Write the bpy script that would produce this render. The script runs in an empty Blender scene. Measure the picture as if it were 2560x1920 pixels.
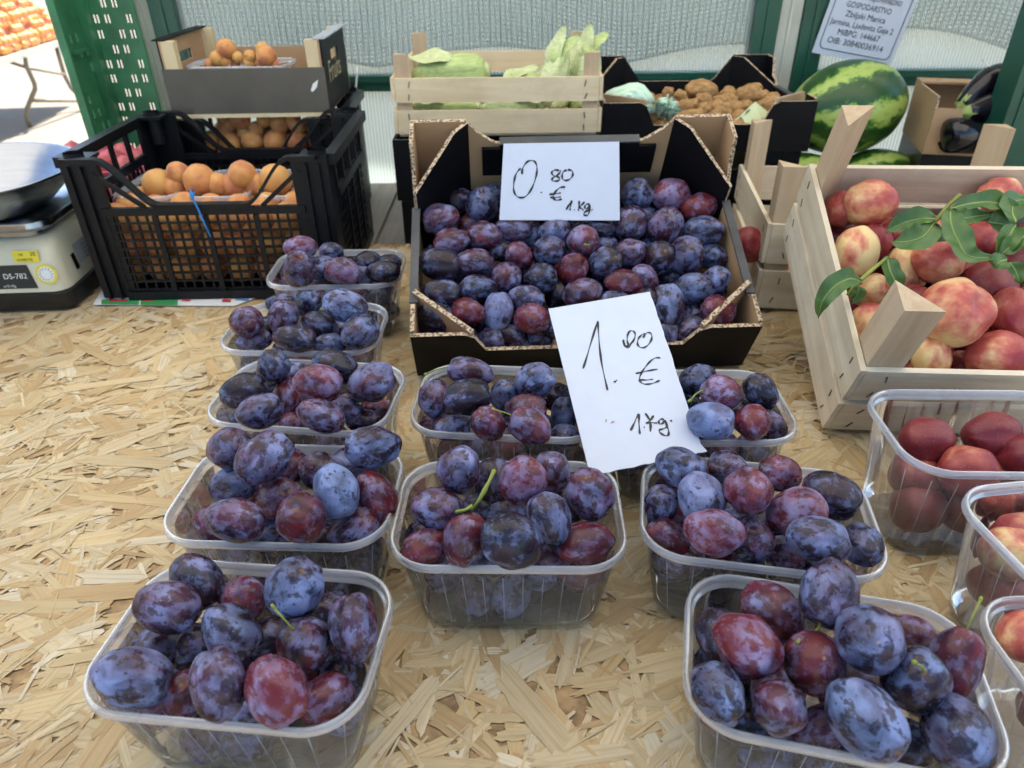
import bpy, bmesh, math, random
from mathutils import Vector, Matrix, noise
import numpy as np
random.seed(7)
R = math.radians
SC = bpy.context.scene
COL = SC.collection

# ------------------------------------------------------------------ camera
F, PITCH, ROLL, HC = 1780.0, R(32.5), R(-0.6), 0.484      # focal length in photo pixels, pitch, roll, height above the counter
GZ = -1.0                                                  # pavement level; the counter top is z = 0
c_, s_ = math.cos(PITCH), math.sin(PITCH)
cr_, sr_ = math.cos(ROLL), math.sin(ROLL)
R0, U0, V0 = Vector((1, 0, 0)), Vector((0, s_, c_)), Vector((0, c_, -s_))
CX, CY = R0 * cr_ + U0 * sr_, U0 * cr_ - R0 * sr_
CAM = Vector((0, 0, HC))
cd = bpy.data.cameras.new('camera')
cam = bpy.data.objects.new('camera', cd)
COL.objects.link(cam)
cd.sensor_width = 36.0
cd.lens = F / 2560 * 36
cd.clip_start, cd.clip_end = 0.02, 500
cd.dof.use_dof = True
cd.dof.focus_distance = 0.62
cd.dof.aperture_fstop = 9.0
m = Matrix((CX, CY, -V0)).transposed().to_4x4()
m.translation = CAM
cam.matrix_world = m
SC.camera = cam

# ------------------------------------------------------------------ sky, sun, exposure
SUN_EL, SUN_AZ = R(52), R(14)          # the sun stands behind the stall, a little to the right
w = bpy.data.worlds.new('World')
SC.world = w
w.use_nodes = True
nt = w.node_tree
sky = nt.nodes.new('ShaderNodeTexSky')
sky.sky_type = 'NISHITA'
sky.sun_disc = False
sky.sun_elevation = SUN_EL
sky.sun_rotation = SUN_AZ
bg = nt.nodes['Background']
bg.inputs['Strength'].default_value = 0.11
nt.links.new(sky.outputs[0], bg.inputs['Color'])
sl = bpy.data.lights.new('sun', 'SUN')
sl.energy = 5.0
sl.angle = R(0.5)
sl.color = (1.0, 0.94, 0.84)
so = bpy.data.objects.new('sun', sl)
COL.objects.link(so)
sd = Vector((math.sin(SUN_AZ) * math.cos(SUN_EL), math.cos(SUN_AZ) * math.cos(SUN_EL), math.sin(SUN_EL)))
so.rotation_euler = sd.to_track_quat('Z', 'Y').to_euler()
so.location = (0, 0, 6)
SC.view_settings.view_transform = 'Standard'
SC.view_settings.look = 'None'
SC.view_settings.gamma = 1.0
SC.view_settings.use_curve_mapping = False
SC.view_settings.exposure = 1.75
SC.render.engine = 'CYCLES'
SC.cycles.use_denoising = True
SC.cycles.max_bounces = 6
SC.cycles.diffuse_bounces = 3
SC.cycles.glossy_bounces = 3
SC.cycles.use_adaptive_sampling = True
SC.cycles.adaptive_threshold = 0.03
SC.cycles.transparent_max_bounces = 14
SC.cycles.caustics_reflective = False
SC.cycles.caustics_refractive = False

# ------------------------------------------------------------------ pixel rays of the photograph (2560 x 1920)
def ray(px, py):
    return V0 + CX * ((px - 1280) / F) + CY * ((960 - py) / F)
def atz(px, py, z):
    d = ray(px, py); return CAM + d * ((z - HC) / d.z)
def aty(px, py, y):
    d = ray(px, py); return CAM + d * (y / d.y)
def atp(px, py, o, n):
    d = ray(px, py); return CAM + d * ((o - CAM).dot(n) / d.dot(n))
def depth(p):
    return (p - CAM).dot(V0)

# ------------------------------------------------------------------ objects
def tag(o, label=None, cat=None, group=None, kind=None):
    if label: o['label'] = label
    if cat: o['category'] = cat
    if group: o['group'] = group
    if kind: o['kind'] = kind
    return o
def thing(name, label, cat, loc=(0, 0, 0), rz=0, group=None, mat=None):
    o = bpy.data.objects.new(name, None)
    COL.objects.link(o)
    o.empty_display_size = 0.05
    if mat is not None: o.matrix_world = mat
    else:
        o.location = loc; o.rotation_euler = (0, 0, rz)
    return tag(o, label, cat, group)
def link(name, me, parent=None):
    o = bpy.data.objects.new(name, me)
    COL.objects.link(o)
    if parent: o.parent = parent
    return o
def frame(o, ux, uy, uz):
    m = Matrix((Vector(ux), Vector(uy), Vector(uz))).transposed().to_4x4()
    m.translation = Vector(o)
    return m

class MB:
    """collects faces of one mesh"""
    def __init__(s): s.v = []; s.f = []; s.mi = []; s.M = []; s.uv = {}
    def mi_(s, mat):
        if mat not in s.M: s.M.append(mat)
        return s.M.index(mat)
    def add(s, vs, fs, mat):
        b = len(s.v); k = s.mi_(mat)
        s.v += [tuple(v) for v in vs]
        for f in fs:
            s.f.append(tuple(b + i for i in f)); s.mi.append(k)
        return s
    def box(s, lo, hi, mat, M=None):
        x0, y0, z0 = lo; x1, y1, z1 = hi
        vs = [Vector(p) for p in ((x0,y0,z0),(x1,y0,z0),(x1,y1,z0),(x0,y1,z0),(x0,y0,z1),(x1,y0,z1),(x1,y1,z1),(x0,y1,z1))]
        if M is not None: vs = [M @ v for v in vs]
        return s.add(vs, [(0,3,2,1),(4,5,6,7),(0,1,5,4),(1,2,6,5),(2,3,7,6),(3,0,4,7)], mat)
    def bar(s, p, q, wd, ht, mat, up=(0, 0, 1)):
        p, q = Vector(p), Vector(q); d = (q - p).normalized(); up = Vector(up)
        sx = d.cross(up)
        if sx.length < 1e-4: sx = d.cross(Vector((1, 0, 0)))
        sx.normalize(); su = sx.cross(d)
        M = frame(p, d, sx, su)
        return s.box((0, -wd/2, -ht/2), ((q - p).length, wd/2, ht/2), mat, M)
    def tube(s, pts, r, mat, n=8, cap=True):
        pts = [Vector(p) for p in pts]; vs = []; fs = []
        rr = r if isinstance(r, (list, tuple)) else [r] * len(pts)
        prev = None
        for i, p in enumerate(pts):
            d = (pts[min(i + 1, len(pts) - 1)] - pts[max(i - 1, 0)]).normalized()
            a = prev if prev is not None else (Vector((0, 0, 1)) if abs(d.z) < 0.9 else Vector((1, 0, 0)))
            sx = (a - d * a.dot(d)).normalized(); sy = d.cross(sx); prev = sx
            for k in range(n):
                t = 2 * math.pi * k / n
                vs.append(p + (sx * math.cos(t) + sy * math.sin(t)) * rr[i])
        for i in range(len(pts) - 1):
            for k in range(n):
                fs.append((i*n + k, i*n + (k+1) % n, (i+1)*n + (k+1) % n, (i+1)*n + k))
        if cap:
            fs.append(tuple(range(n))[::-1]); fs.append(tuple((len(pts)-1)*n + k for k in range(n)))
        return s.add(vs, fs, mat)
    def prism(s, poly, M, t, mf, mb=None, me=None):
        """2D outline (x, z) in frame M, extruded along local y from 0 to t; mf at y=0, mb at y=t, me on the edges"""
        n = len(poly); mb = mb or mf; me = me or mf
        A = [M @ Vector((x, 0, z)) for x, z in poly]; B = [M @ Vector((x, t, z)) for x, z in poly]
        s.add(A, [tuple(range(n))], mf); s.add(B, [tuple(range(n))[::-1]], mb)
        vs = A + B
        s.add(vs, [(i, n + i, n + (i+1) % n, (i+1) % n) for i in range(n)], me)
        return s
    def perforated(s, xs, zs, holes, M, t, mat):
        """sheet over the grid lines xs, zs with the given cells left open, t thick along local y"""
        nx, nz = len(xs), len(zs); vs = []; fs = []
        for y in (0, t):
            for z in zs:
                for x in xs: vs.append(M @ Vector((x, y, z)))
        o = nx * nz
        solid = lambda i, j: 0 <= i < nx-1 and 0 <= j < nz-1 and (i, j) not in holes
        for i in range(nx - 1):
            for j in range(nz - 1):
                if not solid(i, j): continue
                a, b, c, d = j*nx+i, j*nx+i+1, (j+1)*nx+i+1, (j+1)*nx+i
                fs += [(a, b, c, d), (o+d, o+c, o+b, o+a)]
                if not solid(i-1, j): fs.append((a, d, o+d, o+a))
                if not solid(i+1, j): fs.append((b, o+b, o+c, c))
                if not solid(i, j-1): fs.append((a, o+a, o+b, b))
                if not solid(i, j+1): fs.append((d, c, o+c, o+d))
        return s.add(vs, fs, mat)
    def loft(s, rings, mat, closed=True, cap0=False, cap1=False):
        n = len(rings[0]); vs = [v for r in rings for v in r]; fs = []
        for i in range(len(rings) - 1):
            for k in range(n if closed else n - 1):
                fs.append((i*n+k, i*n+(k+1) % n, (i+1)*n+(k+1) % n, (i+1)*n+k))
        if cap0: fs.append(tuple(range(n))[::-1])
        if cap1: fs.append(tuple((len(rings)-1)*n+k for k in range(n)))
        return s.add(vs, fs, mat)
    def mesh(s, name, smooth=False, weld=False):
        me = bpy.data.meshes.new(name)
        me.from_pydata(s.v, [], s.f)
        for mt in s.M: me.materials.append(mt)
        me.polygons.foreach_set('material_index', s.mi)
        if weld:
            bm = bmesh.new(); bm.from_mesh(me)
            bmesh.ops.remove_doubles(bm, verts=bm.verts, dist=1e-6)
            bm.to_mesh(me); bm.free()
        if smooth: me.polygons.foreach_set('use_smooth', [True] * len(me.polygons))
        me.update()
        return me
    def obj(s, name, parent=None, smooth=False, weld=False, angle=None):
        o = link(name, s.mesh(name, smooth or angle is not None, weld), parent)
        if angle is not None: o.data.set_sharp_from_angle(angle=R(angle))
        return o

# ------------------------------------------------------------------ materials
def mat(name):
    m = bpy.data.materials.new(name); m.use_nodes = True
    return m, m.node_tree, m.node_tree.nodes['Principled BSDF']
def N(nt, typ, ins=None, **props):
    n = nt.nodes.new('ShaderNode' + typ)
    for k, v in props.items(): setattr(n, k, v)
    for k, v in (ins or {}).items():
        if isinstance(v, bpy.types.NodeSocket): nt.links.new(v, n.inputs[k])
        else: n.inputs[k].default_value = v
    return n
def rgb(c): return (*c, 1.0)
def ramp(nt, fac, stops, interp='LINEAR'):
    n = nt.nodes.new('ShaderNodeValToRGB'); n.color_ramp.interpolation = interp
    e = n.color_ramp.elements
    while len(e) < len(stops): e.new(0.5)
    for el, (p, c) in zip(e, stops):
        el.position = p; el.color = rgb(c) if len(c) == 3 else c
    nt.links.new(fac, n.inputs[0]); return n.outputs[0]
def mix(nt, fac, a, b, blend='MIX'):
    n = N(nt, 'MixRGB', blend_type=blend)
    for k, v in ((0, fac), (1, a), (2, b)):
        if isinstance(v, bpy.types.NodeSocket): nt.links.new(v, n.inputs[k])
        else: n.inputs[k].default_value = v if k == 0 else rgb(v)
    return n.outputs[0]
def mth(nt, op, a, b=0.0, clamp=False):
    n = N(nt, 'Math', operation=op, use_clamp=clamp)
    for k, v in ((0, a), (1, b)):
        if isinstance(v, bpy.types.NodeSocket): nt.links.new(v, n.inputs[k])
        else: n.inputs[k].default_value = v
    return n.outputs[0]
def coords(nt, scale=(1, 1, 1), which='Object', rnd=False):
    tc = N(nt, 'TexCoord'); out = tc.outputs[which]
    if scale != (1, 1, 1): out = N(nt, 'Mapping', {'Vector': out, 'Scale': scale}).outputs[0]
    if rnd:
        oi = N(nt, 'ObjectInfo')
        cb = N(nt, 'CombineXYZ', {0: mth(nt, 'MULTIPLY', oi.outputs['Random'], 37.0), 1: mth(nt, 'MULTIPLY', oi.outputs['Random'], 91.0), 2: mth(nt, 'MULTIPLY', oi.outputs['Random'], 53.0)})
        out = N(nt, 'VectorMath', {0: out, 1: cb.outputs[0]}, operation='ADD').outputs[0]
    return out
def noi(nt, vec, scale, detail=4, rough=0.55, dist=0.0):
    return N(nt, 'TexNoise', {'Vector': vec, 'Scale': scale, 'Detail': detail, 'Roughness': rough, 'Distortion': dist}).outputs[0]
def bump(nt, p, h, strength=0.3, dist=0.001):
    b = N(nt, 'Bump', {'Height': h, 'Strength': strength, 'Distance': dist})
    nt.links.new(b.outputs[0], p.inputs['Normal'])
def oattr(nt, name):
    return N(nt, 'Attribute', attribute_name=name, attribute_type='OBJECT').outputs['Fac']
def L(nt, a, b): nt.links.new(a, b)

def simple(name, col, rough=0.5, var=0.12, scale=30, metal=0.0, bmp=0.0, spec=None, rnd=True, stretch=(1, 1, 1)):
    m, nt, p = mat(name)
    v = coords(nt, stretch, rnd=rnd)
    n1 = noi(nt, v, scale, 5)
    lo = tuple(c * (1 - var) for c in col); hi = tuple(min(1, c * (1 + var)) for c in col)
    L(nt, ramp(nt, n1, [(0.3, lo), (0.7, hi)]), p.inputs['Base Color'])
    p.inputs['Roughness'].default_value = rough
    p.inputs['Metallic'].default_value = metal
    if spec is not None: p.inputs['Specular IOR Level'].default_value = spec
    if bmp: bump(nt, p, n1, bmp, 0.002)
    return m

def m_plum():
    m, nt, p = mat('plum_skin')
    v = coords(nt, rnd=True)
    bl, rd = oattr(nt, 'bloom'), oattr(nt, 'red')
    # skin under the bloom: near black violet to wine red
    n0 = noi(nt, v, 1.0, 3)
    rr = mth(nt, 'ADD', rd, mth(nt, 'MULTIPLY', mth(nt, 'SUBTRACT', n0, 0.5), 1.5), True)
    skin = ramp(nt, rr, [(0.0, (0.005, 0.004, 0.008)), (0.45, (0.020, 0.006, 0.010)), (0.8, (0.062, 0.009, 0.013)), (1.0, (0.125, 0.015, 0.018))])
    fine = noi(nt, v, 16, 4, 0.72)
    skin = mix(nt, mth(nt, 'MULTIPLY', mth(nt, 'SUBTRACT', fine, 0.52, True), 0.9), skin, (0.20, 0.09, 0.08))
    # waxy bloom: thin veil everywhere, denser clouds, rubbed off in patches with crisp edges
    cl = noi(nt, v, 1.25, 4, 0.55, 0.5)
    veil = mth(nt, 'ADD', mth(nt, 'MULTIPLY', mth(nt, 'SUBTRACT', cl, 0.5), 2.6), mth(nt, 'ADD', bl, 0.42), True)
    n2 = noi(nt, N(nt, 'VectorMath', {0: v, 1: (7.3, 1.9, 4.4)}, operation='ADD').outputs[0], 2.1, 6, 0.62, 0.15)
    rub = ramp(nt, mth(nt, 'SUBTRACT', n2, mth(nt, 'MULTIPLY', bl, 0.30)), [(0.49, (0, 0, 0)), (0.515, (0.8, 0.8, 0.8)), (0.60, (1, 1, 1))])
    sv = N(nt, 'TexVoronoi', {'Vector': N(nt, 'VectorMath', {0: v, 1: N(nt, 'VectorMath', {0: N(nt, 'TexNoise', {'Vector': v, 'Scale': 5.0}).outputs['Color'], 1: (0.25, 0.25, 0.25)}, operation='MULTIPLY').outputs[0]}, operation='ADD').outputs[0], 'Scale': 3.4}).outputs['Distance']
    rub = mth(nt, 'MAXIMUM', rub, ramp(nt, sv, [(0.13, (0.9, 0.9, 0.9)), (0.19, (0, 0, 0))]))
    grain = mth(nt, 'ADD', 0.72, mth(nt, 'MULTIPLY', fine, 0.56))
    fac = mth(nt, 'MULTIPLY', mth(nt, 'MULTIPLY', veil, mth(nt, 'SUBTRACT', 1.0, mth(nt, 'MULTIPLY', rub, 0.88))), grain, True)
    fac = mth(nt, 'MULTIPLY', fac, 0.92)
    blc = mix(nt, rr, (0.145, 0.215, 0.46), (0.27, 0.195, 0.39))
    blc = mix(nt, mth(nt, 'MULTIPLY', veil, 0.40), blc, (0.30, 0.37, 0.58))
    col = mix(nt, fac, skin, blc)
    # brown pit where the stem sat, pale dry tip at the other end
    ob = coords(nt); pit = N(nt, 'VectorMath', {0: ob, 1: (0.90, 0, 0)}, operation='DISTANCE').outputs['Value']
    col = mix(nt, ramp(nt, pit, [(0.07, (0.9, 0.9, 0.9)), (0.12, (0, 0, 0))]), col, (0.16, 0.075, 0.02))
    tipd = N(nt, 'VectorMath', {0: ob, 1: (-0.99, 0, 0)}, operation='DISTANCE').outputs['Value']
    col = mix(nt, ramp(nt, tipd, [(0.03, (0.7, 0.7, 0.7)), (0.07, (0, 0, 0))]), col, (0.35, 0.24, 0.14))
    # pale specks and scuffs
    vo = N(nt, 'TexVoronoi', {'Vector': v, 'Scale': 2.6}).outputs['Distance']
    sp = ramp(nt, vo, [(0.025, (1, 1, 1)), (0.05, (0, 0, 0))])
    col = mix(nt, mth(nt, 'MULTIPLY', sp, 0.6), col, (0.66, 0.58, 0.5))
    vo2 = N(nt, 'TexVoronoi', {'Vector': v, 'Scale': 15}).outputs['Distance']
    col = mix(nt, mth(nt, 'MULTIPLY', ramp(nt, vo2, [(0.07, (1, 1, 1)), (0.15, (0, 0, 0))]), 0.22), col, (0.42, 0.34, 0.38))
    L(nt, col, p.inputs['Base Color'])
    L(nt, mth(nt, 'ADD', 0.24, mth(nt, 'MULTIPLY', fac, 0.36)), p.inputs['Roughness'])
    p.inputs['Specular IOR Level'].default_value = 0.32
    bump(nt, p, fine, 0.05, 0.02)
    return m

def m_nect():
    m, nt, p = mat('nectarine_skin')
    v = coords(nt, rnd=True)
    rd, dk = oattr(nt, 'red'), oattr(nt, 'dark')
    st = noi(nt, N(nt, 'Mapping', {'Vector': v, 'Scale': (0.9, 3.2, 3.2)}).outputs[0], 1.6, 5, 0.65, 0.4)
    n0 = noi(nt, v, 0.9, 3)
    t = mth(nt, 'ADD', mth(nt, 'ADD', mth(nt, 'MULTIPLY', n0, 1.7), mth(nt, 'MULTIPLY', st, 0.3)), mth(nt, 'SUBTRACT', rd, 1.12))
    col = ramp(nt, t, [(0.16, (0.76, 0.56, 0.26)), (0.34, (0.66, 0.30, 0.16)), (0.54, (0.47, 0.10, 0.075)), (0.9, (0.27, 0.022, 0.030))])
    col = mix(nt, mth(nt, 'MULTIPLY', dk, 1.15, True), col, (0.11, 0.014, 0.022))
    fl = N(nt, 'TexVoronoi', {'Vector': v, 'Scale': 9}).outputs['Distance']
    col = mix(nt, mth(nt, 'MULTIPLY', ramp(nt, fl, [(0.08, (1, 1, 1)), (0.2, (0, 0, 0))]), 0.25), col, (0.8, 0.45, 0.25))
    L(nt, col, p.inputs['Base Color'])
    p.inputs['Roughness'].default_value = 0.38
    p.inputs['Specular IOR Level'].default_value = 0.4
    p.inputs['Subsurface Weight'].default_value = 0.0
    return m

def m_apricot():
    m, nt, p = mat('apricot_skin')
    v = coords(nt, rnd=True)
    n0 = noi(nt, v, 1.0, 3); n1 = noi(nt, v, 6, 4)
    oi = N(nt, 'ObjectInfo').outputs['Random']
    t = mth(nt, 'ADD', n0, mth(nt, 'MULTIPLY', mth(nt, 'SUBTRACT', oi, 0.5), 0.35))
    col = ramp(nt, t, [(0.3, (0.62, 0.35, 0.09)), (0.52, (0.58, 0.25, 0.07)), (0.70, (0.42, 0.13, 0.055))])
    col = mix(nt, mth(nt, 'MULTIPLY', n1, 0.35), col, (0.62, 0.24, 0.07))
    L(nt, col, p.inputs['Base Color'])
    p.inputs['Roughness'].default_value = 0.6
    p.inputs['Sheen Weight'].default_value = 0.15
    bump(nt, p, n1, 0.05, 0.05)
    return m

def m_plastic(name, haze, tint=(0.96, 0.97, 0.99), rough=0.08, fres=0.75, milk_c=(0.72, 0.75, 0.80)):
    """thin clear plastic: mostly see-through, a milky share and a gloss that grows at grazing angles"""
    m, nt, p = mat(name)
    nt.nodes.remove(p)
    out = nt.nodes['Material Output']
    v = coords(nt, rnd=True)
    tr = N(nt, 'BsdfTransparent', {'Color': rgb(tint)})
    df = N(nt, 'BsdfDiffuse', {'Color': rgb(milk_c)})
    tl = N(nt, 'BsdfTranslucent', {'Color': rgb(milk_c)})
    milk = N(nt, 'MixShader', {0: 0.5, 1: df.outputs[0], 2: tl.outputs[0]})
    gl = N(nt, 'BsdfGlossy', {'Color': rgb((1, 1, 1)), 'Roughness': rough})
    smear = noi(nt, v, 22, 5, 0.6, 0.4)
    hz = mth(nt, 'MULTIPLY', mth(nt, 'ADD', 0.45, smear), haze, True)
    a = N(nt, 'MixShader', {0: hz, 1: tr.outputs[0], 2: milk.outputs[0]})
    fr = N(nt, 'Fresnel', {'IOR': 1.45})
    b = N(nt, 'MixShader', {0: mth(nt, 'ADD', mth(nt, 'MULTIPLY', fr.outputs[0], fres), 0.02, True), 1: a.outputs[0], 2: gl.outputs[0]})
    L(nt, b.outputs[0], out.inputs['Surface'])
    return m

def m_wood(name, lo, hi, along='X', scale=1.0, rough=0.7, knots=0.0):
    m, nt, p = mat(name)
    sc = {'X': (3, 40, 40), 'Y': (40, 3, 40), 'Z': (40, 40, 3)}[along]
    v = coords(nt, tuple(k * scale for k in sc), rnd=True)
    v1 = coords(nt, rnd=True)
    g = noi(nt, v, 1.0, 6, 0.65, 0.6)
    b = noi(nt, v1, 9, 3)
    t = mth(nt, 'ADD', mth(nt, 'MULTIPLY', g, 0.7), mth(nt, 'MULTIPLY', b, 0.3))
    col = ramp(nt, t, [(0.32, lo), (0.68, hi)])
    oi = N(nt, 'ObjectInfo').outputs['Random']
    col = mix(nt, mth(nt, 'MULTIPLY', oi, 0.18), col, (lo[0] * 0.75, lo[1] * 0.7, lo[2] * 0.65))
    blot = noi(nt, v1, 16, 5, 0.65)
    col = mix(nt, mth(nt, 'MULTIPLY', ramp(nt, blot, [(0.52, (0, 0, 0)), (0.72, (1, 1, 1))]), 0.30), col, (0.42, 0.33, 0.26))
    if knots:
        kv = N(nt, 'TexVoronoi', {'Vector': v1, 'Scale': knots}).outputs['Distance']
        col = mix(nt, ramp(nt, kv, [(0.06, (0.85, 0.85, 0.85)), (0.13, (0, 0, 0))]), col, (0.13, 0.06, 0.03))
    L(nt, col, p.inputs['Base Color'])
    p.inputs['Roughness'].default_value = rough
    p.inputs['Specular IOR Level'].default_value = 0.25
    bump(nt, p, g, 0.5, 0.0008)
    return m

def m_strand():
    m, nt, p = mat('osb_strand_wood')
    uv = N(nt, 'UVMap', uv_map='grain').outputs[0]
    at = N(nt, 'Attribute', attribute_name='tone', attribute_type='GEOMETRY').outputs['Color']
    g = noi(nt, N(nt, 'Mapping', {'Vector': uv, 'Scale': (9, 300, 1)}).outputs[0], 1.0, 5, 0.65, 0.4)
    g2 = noi(nt, N(nt, 'Mapping', {'Vector': uv, 'Scale': (40, 60, 1)}).outputs[0], 1.0, 3)
    col = mix(nt, ramp(nt, g, [(0.34, (0.8, 0.8, 0.8)), (0.54, (0, 0, 0))]), at, mix(nt, 0.55, at, (0.26, 0.12, 0.03)))
    col = mix(nt, mth(nt, 'MULTIPLY', g2, 0.25), col, (0.68, 0.47, 0.20))
    wp = coords(nt); dirt = noi(nt, wp, 6, 5, 0.6)
    col = mix(nt, mth(nt, 'MULTIPLY', ramp(nt, dirt, [(0.50, (0, 0, 0)), (0.75, (1, 1, 1))]), 0.35), col, (0.30, 0.18, 0.08))
    spots_ = noi(nt, wp, 55, 3, 0.6)
    col = mix(nt, mth(nt, 'MULTIPLY', ramp(nt, spots_, [(0.66, (0, 0, 0)), (0.72, (1, 1, 1))]), 0.5), col, (0.16, 0.09, 0.045))
    L(nt, col, p.inputs['Base Color'])
    p.inputs['Roughness'].default_value = 0.62
    p.inputs['Specular IOR Level'].default_value = 0.3
    bump(nt, p, g, 0.35, 0.0008)
    return m

def m_flute():
    m, nt, p = mat('corrugated_cut_edge')
    v = coords(nt)
    wv = N(nt, 'TexNoise', {'Vector': v, 'Scale': 330.0, 'Detail': 1.0}).outputs[0]
    L(nt, ramp(nt, wv, [(0.40, (0.10, 0.06, 0.035)), (0.52, (0.50, 0.38, 0.25)), (0.75, (0.66, 0.53, 0.37))]), p.inputs['Base Color'])
    p.inputs['Roughness'].default_value = 0.85
    return m

def m_melon():
    m, nt, p = mat('watermelon_rind')
    v = coords(nt, rnd=False)
    d = noi(nt, v, 2.2, 4, 0.6); d2 = noi(nt, v, 9, 5, 0.75)
    sx = N(nt, 'SeparateXYZ', {0: v})
    ang = mth(nt, 'ARCTAN2', sx.outputs[1], sx.outputs[2])
    w1 = mth(nt, 'ADD', mth(nt, 'MULTIPLY', ang, 6.0), mth(nt, 'ADD', mth(nt, 'MULTIPLY', d, 5.0), mth(nt, 'MULTIPLY', d2, 4.0)))
    s = mth(nt, 'SINE', w1)
    L(nt, ramp(nt, mth(nt, 'ADD', mth(nt, 'MULTIPLY', s, 0.5), 0.5), [(0.30, (0.016, 0.065, 0.010)), (0.55, (0.040, 0.14, 0.018)), (0.68, (0.19, 0.32, 0.045)), (0.95, (0.36, 0.47, 0.11))]), p.inputs['Base Color'])
    p.inputs['Roughness'].default_value = 0.32
    return m

def m_poly():
    """twin-wall polycarbonate: vertical webs, lets light through diffusely"""
    m, nt, p = mat('twinwall_polycarbonate')
    nt.nodes.remove(p); out = nt.nodes['Material Output']
    v = coords(nt)
    sx = N(nt, 'SeparateXYZ', {0: v}).outputs[0]
    webs = mth(nt, 'SINE', mth(nt, 'MULTIPLY', sx, 2 * math.pi / 0.0075))
    web = mth(nt, 'MULTIPLY', mth(nt, 'ADD', webs, 1.0), 0.5)
    dirt = noi(nt, v, 7, 4)
    tcol = mix(nt, web, (0.42, 0.50, 0.48), (0.88, 0.94, 0.92))
    tl = N(nt, 'BsdfTranslucent', {'Color': tcol})
    df = N(nt, 'BsdfDiffuse', {'Color': rgb((0.45, 0.50, 0.50))})
    tr = N(nt, 'BsdfTransparent', {'Color': rgb((0.80, 0.86, 0.85))})
    gl = N(nt, 'BsdfGlossy', {'Color': rgb((1, 1, 1)), 'Roughness': 0.18})
    a = N(nt, 'MixShader', {0: 0.35, 1: tl.outputs[0], 2: df.outputs[0]})
    b = N(nt, 'MixShader', {0: mth(nt, 'ADD', 0.30, mth(nt, 'MULTIPLY', mth(nt, 'ADD', web, dirt), 0.22)), 1: tr.outputs[0], 2: a.outputs[0]})
    fr = N(nt, 'Fresnel', {'IOR': 1.4})
    c = N(nt, 'MixShader', {0: mth(nt, 'MULTIPLY', fr.outputs[0], 0.7), 1: b.outputs[0], 2: gl.outputs[0]})
    L(nt, c.outputs[0], out.inputs['Surface'])
    return m

def m_net():
    """woven shade net, threads and open holes"""
    m, nt, p = mat('shade_net_weave')
    nt.nodes.remove(p); out = nt.nodes['Material Output']
    uv = N(nt, 'UVMap', uv_map='weave').outputs[0]
    s = N(nt, 'SeparateXYZ', {0: uv})
    hole = None
    for k, per in ((0, 0.0120), (1, 0.0088)):
        q = mth(nt, 'SINE', mth(nt, 'MULTIPLY', s.outputs[k], 2 * math.pi / per))
        q = mth(nt, 'GREATER_THAN', q, -0.25)
        hole = q if hole is None else mth(nt, 'MULTIPLY', hole, q)
    tr = N(nt, 'BsdfTransparent')
    dn = noi(nt, uv, 6, 3)
    cl = ramp(nt, dn, [(0.35, (0.16, 0.22, 0.21)), (0.65, (0.34, 0.42, 0.40))])
    tl = N(nt, 'BsdfTranslucent', {'Color': cl}); df = N(nt, 'BsdfDiffuse', {'Color': cl})
    a = N(nt, 'MixShader', {0: 0.5, 1: tl.outputs[0], 2: df.outputs[0]})
    b = N(nt, 'MixShader', {0: hole, 1: a.outputs[0], 2: tr.outputs[0]})
    L(nt, b.outputs[0], out.inputs['Surface'])
    return m

def m_leaf(name, c1, c2):
    m, nt, p = mat(name)
    v = coords(nt, rnd=True)
    L(nt, ramp(nt, noi(nt, v, 40, 4), [(0.3, c1), (0.7, c2)]), p.inputs['Base Color'])
    p.inputs['Roughness'].default_value = 0.42
    bump(nt, p, noi(nt, v, 120, 3), 0.15, 0.002)
    return m

M = {}
M['plum'] = m_plum(); M['nect'] = m_nect(); M['apricot'] = m_apricot()
M['clear'] = m_plastic('clear_punnet_plastic', 0.10, fres=0.8)
M['rim'] = m_plastic('punnet_rim_plastic', 0.46, rough=0.25, fres=0.35, milk_c=(0.80, 0.84, 0.92))
M['bag'] = m_plastic('thin_clear_film', 0.3, rough=0.2)
M['crate_wood'] = m_wood('pale_poplar_slat', (0.52, 0.42, 0.28), (0.80, 0.72, 0.56), knots=4.0)
M['post_wood'] = m_wood('poplar_corner_post', (0.44, 0.31, 0.19), (0.62, 0.49, 0.33), 'Z', 1.4)
M['corn_wood'] = m_wood('warm_poplar_slat', (0.62, 0.48, 0.28), (0.82, 0.69, 0.47), knots=7.0)
M['plank'] = m_wood('weathered_grey_plank', (0.27, 0.25, 0.21), (0.50, 0.47, 0.41), 'Y')
M['strand'] = m_strand()
M['osb'] = simple('osb_core', (0.33, 0.21, 0.095), 0.75, 0.5, 60, bmp=0.4)
M['black_board'] = simple('black_printed_board', (0.0045, 0.0045, 0.006), 0.5, 0.35, 14, spec=0.16)
M['grey_board'] = simple('worn_black_board', (0.05, 0.052, 0.055), 0.55, 0.4, 22)
M['kraft'] = simple('kraft_board', (0.42, 0.27, 0.145), 0.8, 0.10, 12)
M['flute'] = m_flute()
M['black_plastic'] = simple('black_crate_plastic', (0.0045, 0.005, 0.007), 0.40, 0.3, 18, bmp=0.05, spec=0.28)
M['green_plastic'] = simple('green_crate_plastic', (0.035, 0.17, 0.075), 0.45, 0.3, 14)
M['frame_green'] = simple('dark_green_paint', (0.012, 0.075, 0.048), 0.35, 0.15, 10)
M['frame_pale'] = simple('pale_aluminium_profile', (0.52, 0.52, 0.44), 0.5, 0.1, 12)
M['poly'] = m_poly(); M['net'] = m_net()
M['paper'] = simple('white_card', (0.52, 0.57, 0.68), 0.7, 0.02, 40)
M['ink'] = simple('black_marker_ink', (0.012, 0.012, 0.015), 0.5, 0.2, 50)
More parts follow.
